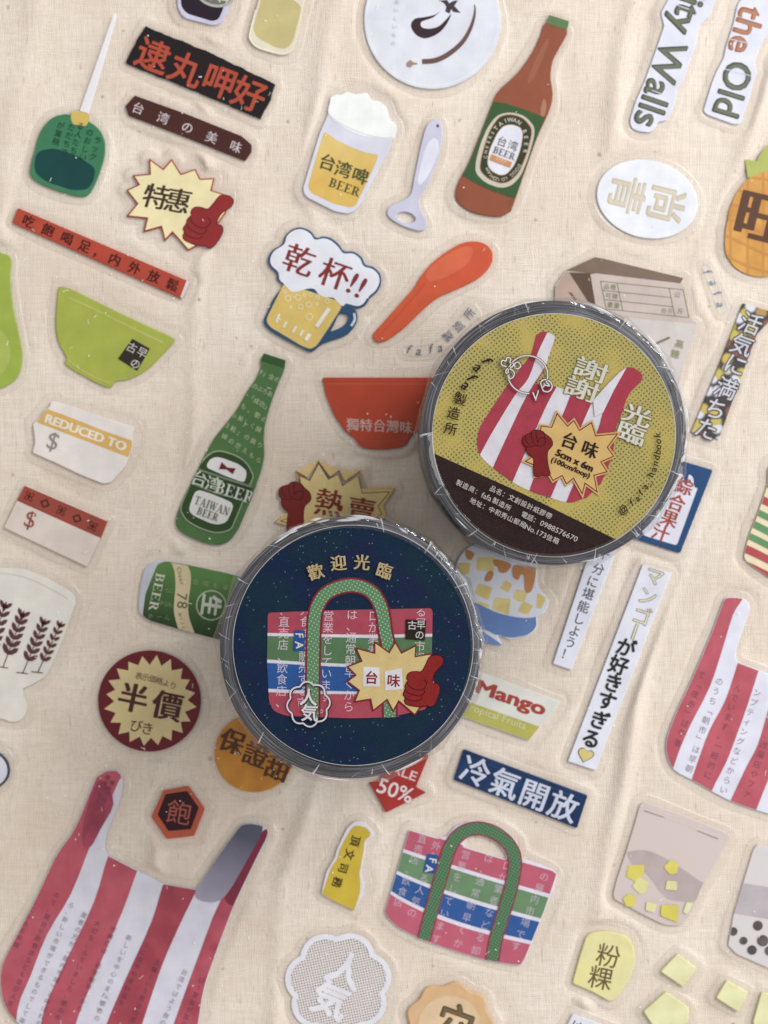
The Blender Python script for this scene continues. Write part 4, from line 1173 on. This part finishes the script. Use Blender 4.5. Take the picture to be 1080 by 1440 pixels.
for q, c in (("490,408 556,405 556,445 520,478 480,455", (222, 208, 92)), ("530,456 578,478 560,525 540,532 505,498", (222, 216, 148)), ("672,382 700,405 695,442 665,448 638,415", (224, 210, 96)), ("652,472 696,475 694,515 645,510", (226, 220, 160)),
             ("490,528 522,540 512,585 480,580 465,548", (222, 210, 98)), ("565,560 610,572 600,608 562,598", (226, 220, 156)), ("628,575 700,575 698,650 625,620", (222, 208, 90)), ("735,562 762,570 738,615 720,605", (230, 224, 176))):
    s.poly('cube', rp(Z(720, 1080, 3, q), 2.5), c)

PP = rp(P("1058,1196 1064,1187 1080,1190 1140,1210 1140,1380 1080,1361 1035,1341 1023,1329 1031,1285"), 3)
s = sticker('drink_pouch_sticker', 'pale mauve pouch of drink with dark pearls at the right edge', 'sticker', PP, glassy((210, 204, 206), 0.92), thick=0.0006)
s.poly('drink', P("1000,1240 1050,1242 1100,1250 1140,1256 1140,1310 1080,1292 1020,1282"), (190, 181, 186), clip=True)
s.stroke('zip_seal', [P("1062,1196 1140,1218")], 0.9, (224, 216, 216), clip=True)
for x, y, r in ((1065, 1301, 7), (1030.5, 1309, 6), (1072, 1322, 8), (1045, 1322, 5.5), (1057, 1335, 6.6), (1082, 1336, 7)):
    s.poly('pearl', ell(x, y, r, r, 0, 24), ink((84, 78, 76), c2=(112, 104, 100)), clip=True)

s = sticker('rice_cake_sticker', 'pale yellow cake with two olive characters stacked on it', 'sticker', rp(Z(720, 1080, 3, "330,692 400,684 482,705 508,742 520,800 500,880 432,975 410,982 340,942 254,906 260,880 285,790 310,712"), 4), ink((232, 224, 152), c2=(234, 228, 168)), thick=0.0008, cham=1.5)
s.chars([('粉', 855, 1343), ('粿', 844, 1374)], 35, 12, (112, 96, 56), w=0.004)

CG = 'pale yellow cubes scattered at the bottom right'
for lab, q in (('pale yellow cube nearest the two pouches', "928,1365 952,1340 979,1360 960,1387"), ('largest pale yellow cube, at the bottom edge left of the others', "904,1421 936,1393 968,1416 967,1434 945,1462 925,1452"), ('middle pale yellow cube, right of the largest one', "1006,1402 1021,1377 1051,1394 1037,1422"), ('pale yellow cube cut off by the right edge under the pearls', "1058,1436 1070,1394 1100,1400 1096,1452 1062,1450")):
    s = sticker('cube_sticker', lab, 'sticker', rp(P(q), 3), ink((233, 231, 182), c2=(230, 229, 174)), group=CG, thick=0.0010, cham=1.4)
s = sticker('word_strip_sticker', 'white corner of a lettered strip poking in at the bottom edge', 'sticker', rp(P("805,1425 860,1444 846,1478 788,1458"), 1), (228, 228, 236))
s.chars([('は', 811, 1442)], 17, 20, (58, 58, 60), w=0.01)
# ------------------------------------------------------------------ the two rolls of tape
KT = (D - TOP) / D            # scale of a photograph pixel at the height of the roll tops
def tape_mat():
    m = NT('wound_tape')
    tc = m.n('TexCoord').outputs['Object']
    sep = m.n('SeparateXYZ'); m.l(tc, sep.inputs[0])
    x, y, z = sep.outputs
    r = m.math('SQRT', m.math('ADD', m.math('MULTIPLY', x, x), m.math('MULTIPLY', y, y)))
    ang = m.math('ARCTAN2', y, x)
    def rings(fr, fa, off):
        cb = m.n('CombineXYZ')
        m.l(m.math('MULTIPLY', r, fr), cb.inputs[0])
        m.l(m.math('MULTIPLY', m.math('COSINE', ang), fa), cb.inputs[1]); m.l(m.math('MULTIPLY', m.math('SINE', ang), fa), cb.inputs[2])
        return m.noise(cb.outputs[0], 1.0, 2.0)
    a = m.ramp(rings(3900.0, 1.1, 0), 0.42, 0.66)
    b = m.ramp(rings(6500.0, 2.2, 3), 0.52, 0.72)
    c = m.mix(a, lin((14, 14, 18)), lin((72, 72, 82)))
    c = m.mix(m.math('MULTIPLY', b, 0.8), c, lin((138, 138, 148)))
    bs = m.n('BsdfPrincipled'); m.l(c, bs.inputs['Base Color']); bs.inputs['Roughness'].default_value = 0.38
    bp = m.n('Bump'); bp.inputs['Strength'].default_value = 0.4; bp.inputs['Distance'].default_value = 0.0001
    m.l(a, bp.inputs['Height']); m.l(bp.outputs[0], bs.inputs['Normal'])
    return m.finish(bs.outputs[0])
TAPE = tape_mat()
WRAP = film_mat('shrink_wrap', 0.03, 0.055, 1.5, (0.97, 0.97, 0.975, 1), bump=0.12, bscale=0.03, graze=0.22)
def pleat_mat():
    m = NT('folded_wrap_glint')
    d = m.n('BsdfPrincipled'); d.inputs['Base Color'].default_value = lin((232, 234, 240)); d.inputs['Roughness'].default_value = 0.12  # white base colour stands in for glints on the folded film
    t = m.n('BsdfTransparent'); mx = m.n('MixShader'); mx.inputs[0].default_value = 0.62
    m.l(t.outputs[0], mx.inputs[1]); m.l(d.outputs[0], mx.inputs[2])
    return m.finish(mx.outputs[0])
PLEAT = pleat_mat()

def lathe(name, prof, n, mat, parent, smooth=True, warp=None):
    vs, fs = [], []
    for i in range(n):
        a = 2 * math.pi * i / n
        for j, (r, z) in enumerate(prof):
            rr, zz = (r, z) if warp is None else warp(a, r, z, j)
            vs.append((rr * math.cos(a), rr * math.sin(a), zz))
    M = len(prof)
    for i in range(n):
        i2 = (i + 1) % n
        for j in range(M - 1):
            fs.append((i * M + j, i2 * M + j, i2 * M + j + 1, i * M + j + 1))
    me = bpy.data.meshes.new(name); me.from_pydata(vs, [], fs)
    me.polygons.foreach_set('use_smooth', [smooth] * len(fs))
    me.materials.append(mat)
    o = bpy.data.objects.new(name, me); COL.objects.link(o); o.parent = parent
    return o

def roll(label, cen, lab_c, R, RL, base_mat, corners, seed, fin):
    """cen: middle of the roll's end in photograph pixels, lab_c: middle of its paper disc; radii in pixels at the roll's top"""
    rr = random.Random(seed)
    u = S * KT
    root = bpy.data.objects.new('tape_roll', None); COL.objects.link(root)
    root.empty_display_size = 0.01
    ox, oy = (cen[0] - 540) * u, (720 - cen[1]) * u
    root.location = (ox, oy, 0)
    tag(root, label, 'tape roll', 'wrapped rolls of printed tape')
    # a roll stands on the stickers
    z0 = 0.0011
    rb = R - 4.0
    lathe('tape', [(20 * u, z0 + .0002), (rb * u - .0003, z0 + .0002), (rb * u, z0 + .0006), (rb * u, TOP - .0010), (rb * u - .0002, TOP - .0006), (rb * u - .0006, TOP - .0004), (20 * u, TOP - .0004)], 160, TAPE, root)
    cs = sorted(corners)
    def facet(a):
        d = math.degrees(a) % 360
        for i in range(len(cs)):
            a0, a1 = cs[i], cs[(i + 1) % len(cs)]
            if i == len(cs) - 1: a1 += 360
            dd = d if d >= cs[0] else d + 360
            if a0 <= dd <= a1:
                h = math.radians((a1 - a0) / 2)
                return min(math.cos(h) / math.cos(math.radians(dd) - math.radians((a0 + a1) / 2)), 1.0) if False else 1.0 / max(math.cos(math.radians(dd) - math.radians((a0 + a1) / 2)), .9), i
        return 1.0, 0
    tilt = [rr.uniform(-1, 1) for _ in cs]
    ph = [rr.uniform(0, 6.28) for _ in range(6)]
    Rf = R + 0.3
    def warp(a, r, z, j):
        f, i = facet(a)
        wob = 0.6 * math.sin(7 * a + ph[0]) + 0.5 * math.sin(13 * a + ph[1]) + 0.35 * math.sin(29 * a + ph[2])
        g = [0.3, .5, 1, 1, .9, .6, .35, .1, 0][j]
        r2 = r * (1 + (f - 1) * g) + wob * u * 0.9 * g
        z2 = z + (0.00040 * tilt[i] + 0.00010 * math.sin(23 * a + ph[3]) + 0.00009 * math.sin(47 * a + ph[4]) * math.sin(5 * a + ph[5]) + 0.00006 * math.sin(83 * a + ph[1])) * [0, 0, 1, 1.6, 1.7, 1.2, .5, .2, 0][j]
        return r2, z2
    prof = [(Rf - 1, z0 + .00005), (Rf - .6, .022), (Rf, .0475), (Rf, TOP - .0012), (Rf - 1.5, TOP - .0002), (Rf - 4.5, TOP + .00028), (Rf - 9, TOP + .00062), (Rf - 13.5, TOP + .00060), (RL - 1, TOP + .00036)]
    film = lathe('wrap_film', [(r * u, z) for r, z in prof], 420, WRAP, root, smooth=True, warp=warp)
    # pleats where the film was gathered over the edge
    vs, fs = [], []
    extra = [(c, 1.0) for c in cs] + [(rr.uniform(0, 360), rr.uniform(.3, .75)) for _ in range(30)]
    for d, amp in extra:
        a = math.radians(d) ; sk = rr.gauss(0, .05); w0 = rr.uniform(.25, 1.1) * (0.5 + 0.8 * amp)
        b = len(vs); n = 6
        for q in range(n + 1):
            t = q / n
            r = (RL - 0.5 + (Rf - 1.5 - RL) * (t if amp > .9 else 0.15 + t * amp)) * u
            z = TOP + .0007 + .0007 * math.sin(t * math.pi * .85) - (0.0012 if t > .95 and amp > .9 else 0)
            aa = a + sk * t
            wd = w0 * u * (0.45 + 0.8 * t)
            for sg, dz in ((-1, 0), (0, .00035), (1, 0)):
                vs.append((r * math.cos(aa) - sg * wd * math.sin(aa), r * math.sin(aa) + sg * wd * math.cos(aa), z + dz))
        for q in range(n):
            for e in (0, 1):
                fs.append((b + q * 3 + e, b + q * 3 + e + 1, b + q * 3 + e + 4, b + q * 3 + e + 3))
    # creased folds along the outer edge, coloured white in place of glints
    for q in range(16):
        d0 = rr.uniform(-40, 130) if q < 10 else rr.uniform(0, 360)
        ln = rr.uniform(4, 15); w1 = rr.uniform(.5, 2.2); r0 = Rf - rr.uniform(1.5, 9); n = 8; b = len(vs); sl = rr.uniform(-3, 3)
        for e in range(n + 1):
            t = e / n; aa = math.radians(d0 + ln * t); wd = w1 * math.sin(math.pi * t) ** .7 + .05
            zz = TOP + .0011 - .0007 * max(0, (r0 - Rf + 9) / 9)
            for sg, dz in ((-1, .0002), (0, .0003), (1, -.0004)):
                rq = (r0 + sl * t + sg * wd) * u
                vs.append((rq * math.cos(aa), rq * math.sin(aa), zz + dz * min(1, wd)))
        for e in range(n):
            for g in (0, 1):
                fs.append((b + e * 3 + g, b + e * 3 + g + 1, b + e * 3 + g + 4, b + e * 3 + g + 3))
    me = bpy.data.meshes.new('wrap_pleats_glints'); me.from_pydata(vs, [], fs); me.materials.append(PLEAT)
    o = bpy.data.objects.new('wrap_pleats_glints', me); COL.objects.link(o); o.parent = film
    # paper disc
    org = ((lab_c[0] - 540) * u, (720 - lab_c[1]) * u, 0.0)
    disc, tops = slab('paper_label', [ell(lab_c[0], lab_c[1], RL, RL, 0, 140)], ink((226, 226, 222), paper=True), TOP - .0004, TOP, KT, org, cham=0.3, chz=0.00004)
    disc.parent = root
    disc.location = (org[0] - ox, org[1] - oy, 0)
    pr = Print(disc, [ell(lab_c[0], lab_c[1], RL - 0.9, RL - 0.9, 0, 140)], TOP, KT, org, fin=lambda c: ink(c, paper=True))
    pr.poly('printed_face', pr.loops[0], base_mat)
    return pr

# ---- olive roll
OLIVE = dots((166, 154, 84), (86, 78, 42), 4.7, 0.22, 52, base2=(178, 160, 80), speck=(206, 194, 136))
s = roll('shrink-wrapped tape roll with an olive dotted label of a striped carrier bag', (779, 608.5), (779, 612), 190.5, 171.5, OLIVE, [8, 33, 58, 80, 102, 123, 150, 180, 205, 232, 262, 290, 318, 342], 3, None)
s.poly('dark_panel', P("560,618 609,637 735,694 863,757 990,815 990,900 560,900"), ink((58, 42, 40), paper=True), clip=True)
LB = sm(P("763,466 772,468 780,474 776,488 765,520 752,540"), 3, False) + P("783,544 808,553 833,564 838,560") + sm(P("855,540 870,525 881,517 892,518 903,527 900,538 884,555 874,582 864,606"), 3, False) + P("862,640 845,680 825,700") + sm(P("816,702 807,706 795,706 774,700 747,691 721,678 691,656 676,641 671,625 674,604 684,586 710,547 737,512 747,497 754,471"), 3, False)
s.poly('bag', LB, (226, 224, 232))
PR = ink((186, 66, 84), paper=True)
for a, b in ((sm(P("740,440 776,458 769,469 756,497 743,532 724,556 691,610 672,645"), 3, False), P("650,640 650,560 740,440")),
             (sm(P("771,500 767,515 741,556 715,610 693,658 690,670"), 3, False), sm(P("715,690 724,670 737,640 755,600 770,567 785,540"), 3, False)),
             (sm(P("806,545 803,554 792,582 768,640 750,674 742,700"), 3, False), sm(P("770,712 775,698 800,640 820,593 833,564 836,556"), 3, False)),
             (sm(P("886,505 881,517 863,549 848,580 841,604 820,650 805,685 794,712"), 3, False), P("850,720 920,600 915,510"))):
    s.poly('bag_stripe', a + b, PR, within=LB)
for ch, x, y, in (('謝', 831, 520), ('謝', 818, 547)):
    s.chars([(ch, x, y)], 31, 20, (158, 147, 94), w=0.03, sx=1.65, smear=0.9, name='lettering_outline')
    s.chars([(ch, x, y)], 31, 20, (222, 220, 208), w=0.0, sx=1.65, smear=0.6)
s.chars([('光', 896, 584), ('臨', 887.5, 609)], 29, 20, (158, 147, 94), w=0.035, sx=1.5, smear=0.9, name='lettering_outline')
s.chars([('光', 896, 584), ('臨', 887.5, 609)], 29, 20, (224, 223, 214), w=0.0, sx=1.5, smear=0.7)
# the right handle lies over the writing
hd = sm(P("833,564 838,560 855,540 870,525 881,517 863,549 848,580 842,600 830,605"), 3)
s.poly('bag_handle', P("834,563 855,540 870,525 881,517 863,549 848,580 836,586"), (226, 224, 232))
LBU = P("760,598 775,600 783,580 798,598 807,590 815,604 832,593 838,612 870,609 855,629 864,642 846,650 855,664 836,669 841,694 823,681 819,697 806,674 796,682 790,670 777,677 772,668 752,670 751,655 737,649 750,640 757,620")
s.poly('starburst', shrink(LBU, -1.8), (222, 176, 110)); s.poly('starburst_line', shrink(LBU, 0.4), (124, 34, 36)); s.poly('starburst_face', shrink(LBU, 1.7), (226, 188, 116))
hand(s, FIST, FIST_L, (950, 190), (756, 636), 0.187, 0, (142, 38, 42), (88, 24, 28), 1.0)
s.chars([('台', 801, 620), ('味', 829.5, 632)], 24, 20, (52, 42, 36), w=0.006, smear=0.5)
s.line("5cm x 6m", (808, 647.5), 56, 25, (54, 40, 34), w=0.024, height=9.5, smear=0.5); s.line("(100cm/loop)", (802, 658.5), 58, 24, (54, 40, 34), w=0.006, height=9.5, smear=0.35)
BK = (52, 40, 36)
s.chars([('f', 684, 508, 62), ('a', 672, 517, 40), ('f', 663, 532, 55), ('a', 655, 542, 35)], 22, 0, BK, w=0.012, skew=0.2)
s.chars([('製', 647, 561, 18), ('造', 638, 581, 14), ('所', 634, 603, 12)], 19, 0, BK, w=0.008)
s.chars([('@', 876, 717, -36), ('f', 888, 707, -40), ('a', 896, 701, -44), ('f', 901, 693, -50), ('a', 907, 684, -52), ('_', 912, 677, -56), ('h', 915, 668, -68), ('a', 919, 660, -72), ('n', 921, 652, -76), ('d', 923, 644, -80), ('b', 924.5, 636, -83), ('o', 925, 629, -86), ('o', 925, 621, -88), ('k', 924, 612, -91)], 13.5, 0, BK, w=0.014, skew=0.15)
LT = (214, 204, 198)
s.row("品名：文創設計紙膠帶", (693, 687.5), (771.5, 725), 9.2, 25, LT, w=0.006)
s.row("製造商：", (645.7, 679.3), (672, 692), 9.2, 25, LT, w=0.006); s.line("fafa", (684, 698.5), 15, 25, LT, height=8); s.row("製造所", (696.7, 704.6), (714, 713.5), 9.2, 25, LT, w=0.006)
s.row("電話：", (737.4, 724), (754, 732), 9.2, 25, LT, w=0.006); s.line("0988576670", (785.6, 746.8), 57, 25, LT, height=7.4)
s.row("地址：中和秀山郵局", (665, 704.6), (735, 737.5), 9.2, 25, LT, w=0.006); s.line("No.173", (753, 747), 32, 25, LT, height=7.4); s.row("信箱", (772.5, 756), (781.5, 760), 9.2, 25, LT, w=0.006)
# speech bubble outline with two plain doodles
BUB = sm(ell(743, 527, 28.5, 27, 12, 34, -52, 232)[::-1], 1, False)
bub = [ell(742, 527, 28, 26.5, 12, 40, 75, 395), P("749,552 753,562 757,549"), sm(P("712,516 705,513 706,507 711,508 713,503 718,505 717,510 722,512 719,517"), 3), sm(P("716,528 711,524 713,519 719,520 723,525 721,531 716,533"), 3), sm(P("724,517 724,511 729,510 732,515 728,519"), 3), sm(P("764,541 769,539 772,543"), 3), sm(P("762,545 760,538 766,534 774,538 776,545 771,551 764,550"), 3)]
for w, c in ((3.4, (70, 42, 44)), (1.8, (230, 224, 224))):
    s.stroke('speech_bubble', bub, w, c)

# ---- blue roll
s = roll('shrink-wrapped tape roll with a deep blue label of a banded shopping bag', (493, 911), (496.5, 907.5), 188.5, 169.5, night_mat(), [4, 30, 52, 74, 99, 124, 148, 176, 200, 224, 255, 285, 312, 338], 11, None)
k = 3
LBG = rp(Z(360, 720, k, "50,425 300,415 738,406 745,420 742,600 735,760 718,832 560,866 400,870 130,860 75,840 55,800 47,640"), 5)
s.poly('bag', LBG, (224, 222, 232))
for c, a in (((188, 78, 96), "0,380 800,380 800,512 500,518 200,514 0,508"), ((98, 136, 94), "0,522 200,526 500,532 800,525 800,640 500,645 200,632 0,618"), ((44, 96, 168), "0,634 200,645 500,660 800,655 800,750 500,758 200,752 0,742"), ((190, 80, 98), "0,758 200,766 500,770 800,764 800,900 0,900")):
    s.poly('bag_band', Z(360, 720, k, a), c, within=LBG)
cols = [((400, 858), "、直売店、飲食店、"), ((430, 858), "外食する販売する市"), ((462, 866), "営業をしています。"), ((495, 864), "は、通常朝早くから夕方"), ((526, 866), "口が業者などる"), ((592, 860), "る屋内市場で")]
items = []
for (x, y), t in cols:
    for i, ch in enumerate(t):
        if y + i * 16.2 < 1004: items.append((ch, x - 0.6 * i, y + i * 16.2))
Ts = s.T; s.T = tris([clean(shrink(LBG, 1))]); s.chars(items, 16, 2, glassy((226, 212, 224), 0.55), w=0.0, clip=True); s.T = Ts
HS = sm(Z(360, 720, k, "238,866 240,700 244,500 255,410 295,345 370,312 440,314 495,345 530,410 545,500 560,600 565,866"), 5, False)
s.stroke('handle', HS, 22, (146, 42, 60)); s.stroke('handle_webbing', HS, 16.5, dots((86, 130, 92), (150, 178, 140), 4.4, 0.2, 30))
s.poly('badge', rp(Z(360, 720, k, "162,498 206,498 206,586 158,586"), 2), (34, 88, 168)); s.chars([('F', 420.5, 893), ('A', 420.5, 907)], 15, 80, (232, 222, 190), w=0.02, skew=0.2)
s.poly('square_label', Z(360, 720, k, "632,452 718,458 712,542 630,536"), (52, 42, 38)); s.chars([('古', 579.5, 879), ('早', 592, 878.5), ('の', 590, 892.5)], 13.5, 2, (224, 220, 214), w=0.004)
LBU = P("583.5,1006.5 561,987 553,1002 544,985 524,1001 520.5,984 497,988 504,971 487,958 499,949 487,937 507.6,929 499,910 526,917 526,901 547,916 556,901 565,917 586,906 585,922 608.5,918 602,935 612,960 598,985")
s.poly('starburst', LBU, (146, 38, 44)); s.poly('starburst_face', shrink(LBU, 2.0), (226, 200, 134))
s.poly('word_tile', Z(490, 905, 5.4, "115,175 235,180 240,325 112,322"), (228, 226, 232)); s.poly('word_tile', Z(490, 905, 5.4, "275,210 405,185 415,345 280,355"), (228, 226, 232))
s.chars([('台', 522.5, 952.5), ('味', 553.5, 957)], 19, 3, (150, 36, 44), w=0.02)
hand(s, THUMB, THUMB_L, (560, 300), (594, 960.5), 0.1852, 0, (158, 38, 38), (78, 18, 24), 1.1)
c0 = (434, 990)
CL = [(c0[0] + (26 + 4.2 * abs(math.cos(4 * a + .4))) * math.cos(a), c0[1] + (27.5 + 4.2 * abs(math.cos(4 * a + .4))) * math.sin(a)) for a in [2 * math.pi * i / 96 for i in range(96)]]
for w, c, nm, dz in ((3.0, (52, 36, 44), 'cloud_shadow_print', 1.0), (2.2, (226, 224, 230), 'cloud_outline', 0)):
    s.stroke(nm, [(x + dz, y + dz) for x, y in CL], w, c, closed=True); s.chars([('人', 434 + dz, 980 + dz), ('気', 435.5 + dz, 1002 + dz)], 25, 3, c, w=0.022)
GD = (206, 182, 128)
s.chars([('歡', 444, 804, -16), ('迎', 476, 791.5, -5), ('光', 509, 790.5, 4), ('臨', 540.5, 802.5, 17)], 23, 0, GD, w=0.006, smear=0.5)
# ------------------------------------------------------------------ the cotton cloth everything lies on
def cloth_height(X, Y, near):
    mask = np.clip((near - 7) / 12, 0, 1); mask = mask * mask * (3 - 2 * mask)
    h = np.zeros_like(X)
    folds = [((300, -60), (285, 330), (262, 720), (225, 1100), (190, 1500), .55, 11), ((905, -60), (845, 250), (790, 420), (760, 600), (700, 900), .35, 14), ((1000, 640), (930, 860), (880, 1050), (850, 1250), (800, 1500), .55, 12),
             ((470, -60), (440, 300), (330, 560), (200, 800), (110, 1100), .45, 16), ((360, 1100), (300, 1300), (260, 1500), (255, 1520), (250, 1540), .4, 12), ((440, 1100), (400, 1250), (385, 1400), (380, 1500), (375, 1560), .5, 13), ((60, -60), (20, 150), (-10, 400), (-30, 600), (-40, 700), .35, 18), ((1100, 60), (1010, 300), (900, 640), (880, 760), (860, 800), .4, 14)]
    for *pts, amp, w in folds:
        ys = [p[1] for p in pts]; xs = [p[0] for p in pts]
        xc = np.interp(Y, ys, xs)
        ends = np.clip((Y - ys[0]) / 60 + .3, 0, 1) * np.clip((ys[-1] - Y) / 60, 0, 1)
        a = amp * (0.65 + 0.35 * np.sin(Y * 0.013 + xs[0]))
        h += 2.2 * a * ends * np.exp(-((X - xc + 5 * np.sin(Y * .021 + xs[0])) / w) ** 2)
    for k in range(26):
        a = RNG.uniform(0, 6.28); f = RNG.uniform(.012, .05); p = RNG.uniform(0, 6.28)
        h += 0.075 * (0.02 / f) ** .7 * np.sin((X * np.cos(a) + Y * np.sin(a)) * f + p)
    return (h * mask - 0.02 * (1 - mask)) * 0.001
def build_cloth():
    far = np.array([-2600., -1500, -800, -400, -200, -120])
    xs = np.concatenate([far, gx, 1080 - far[::-1]]); ys = np.concatenate([far, gy, 1440 - far[::-1]])
    X, Y = np.meshgrid(xs, ys)
    near = np.full(X.shape, 200.0); near[6:-6, 6:-6] = NEAR
    H = cloth_height(X, Y, near)
    V = np.stack([(X - 540) * S, (720 - Y) * S, H], -1).reshape(-1, 3)
    n, m = len(xs), len(ys)
    I = np.arange(n * m).reshape(m, n)
    F = np.stack([I[:-1, :-1], I[1:, :-1], I[1:, 1:], I[:-1, 1:]], -1).reshape(-1, 4)
    me = bpy.data.meshes.new('cloth'); me.from_pydata(V.tolist(), [], F.tolist())
    me.polygons.foreach_set('use_smooth', [True] * len(F))
    me.materials.append(cloth_mat())
    o = bpy.data.objects.new('cloth_surface', me); COL.objects.link(o)
    o['kind'] = 'structure'; o['label'] = 'unbleached cotton cloth with soft folds'
    return H[6:-6, 6:-6]
HH = build_cloth()

# ------------------------------------------------------------------ lint: far too many to count
def lint():
    vs, fs = [], []
    r = random.Random(5)
    def zat(x, y):
        i = min(max(int((x - GX0) / CELL + .5), 0), len(gx) - 1); j = min(max(int((y - GY0) / CELL + .5), 0), len(gy) - 1)
        d = NEAR[j, i]
        return 0.00098 if d < -8 else (0.00080 if d < 2 else (0.00044 if d < 11 else HH[j, i] + 0.00006))
    n = 0
    while n < 560:
        x, y = r.uniform(0, 1080), r.uniform(0, 1440)
        dens = 0.30 + 0.7 * math.exp(-((x - 250) / 330) ** 2) * (0.4 + 0.6 * (y > 350))
        if r.random() > dens: continue
        n += 1
        z = zat(x, y)
        if r.random() < 0.74:
            L, w = r.uniform(.6, 1.6), r.uniform(.45, 1.0); a = r.uniform(0, 3.14)
            pts = ell(x, y, L, w, math.degrees(a), 7)
            b = len(vs); vs += [((p[0] - 540) * S, (720 - p[1]) * S, z) for p in pts] + [((x - 540) * S, (720 - y) * S, z + .00007)]
            for i in range(7): fs.append((b + (i + 1) % 7, b + i, b + 7))
        else:
            L = r.uniform(2.5, 9); a = r.uniform(0, 6.28); c = r.uniform(-.25, .25); p = (x, y); path = [p]
            for q in range(6):
                a += c; p = (p[0] + L / 6 * math.cos(a), p[1] + L / 6 * math.sin(a)); path.append(p)
            for q in ribbon(path, r.uniform(.35, .7)):
                b = len(vs); vs += [((v.x - 540) * S, (720 - v.y) * S, z) for v in q]; fs.append((b + 3, b + 2, b + 1, b))
    me = bpy.data.meshes.new('lint'); me.from_pydata(vs, [], fs)
    m = NT('white_lint'); d = m.n('BsdfPrincipled'); d.inputs['Base Color'].default_value = (.92, .91, .88, 1); d.inputs['Roughness'].default_value = .3
    me.materials.append(m.finish(d.outputs[0]))
    o = bpy.data.objects.new('lint_dust', me); COL.objects.link(o)
    o['kind'] = 'stuff'; o['label'] = 'white dust specks and lint scattered over film and cloth'; o['category'] = 'lint'
lint()
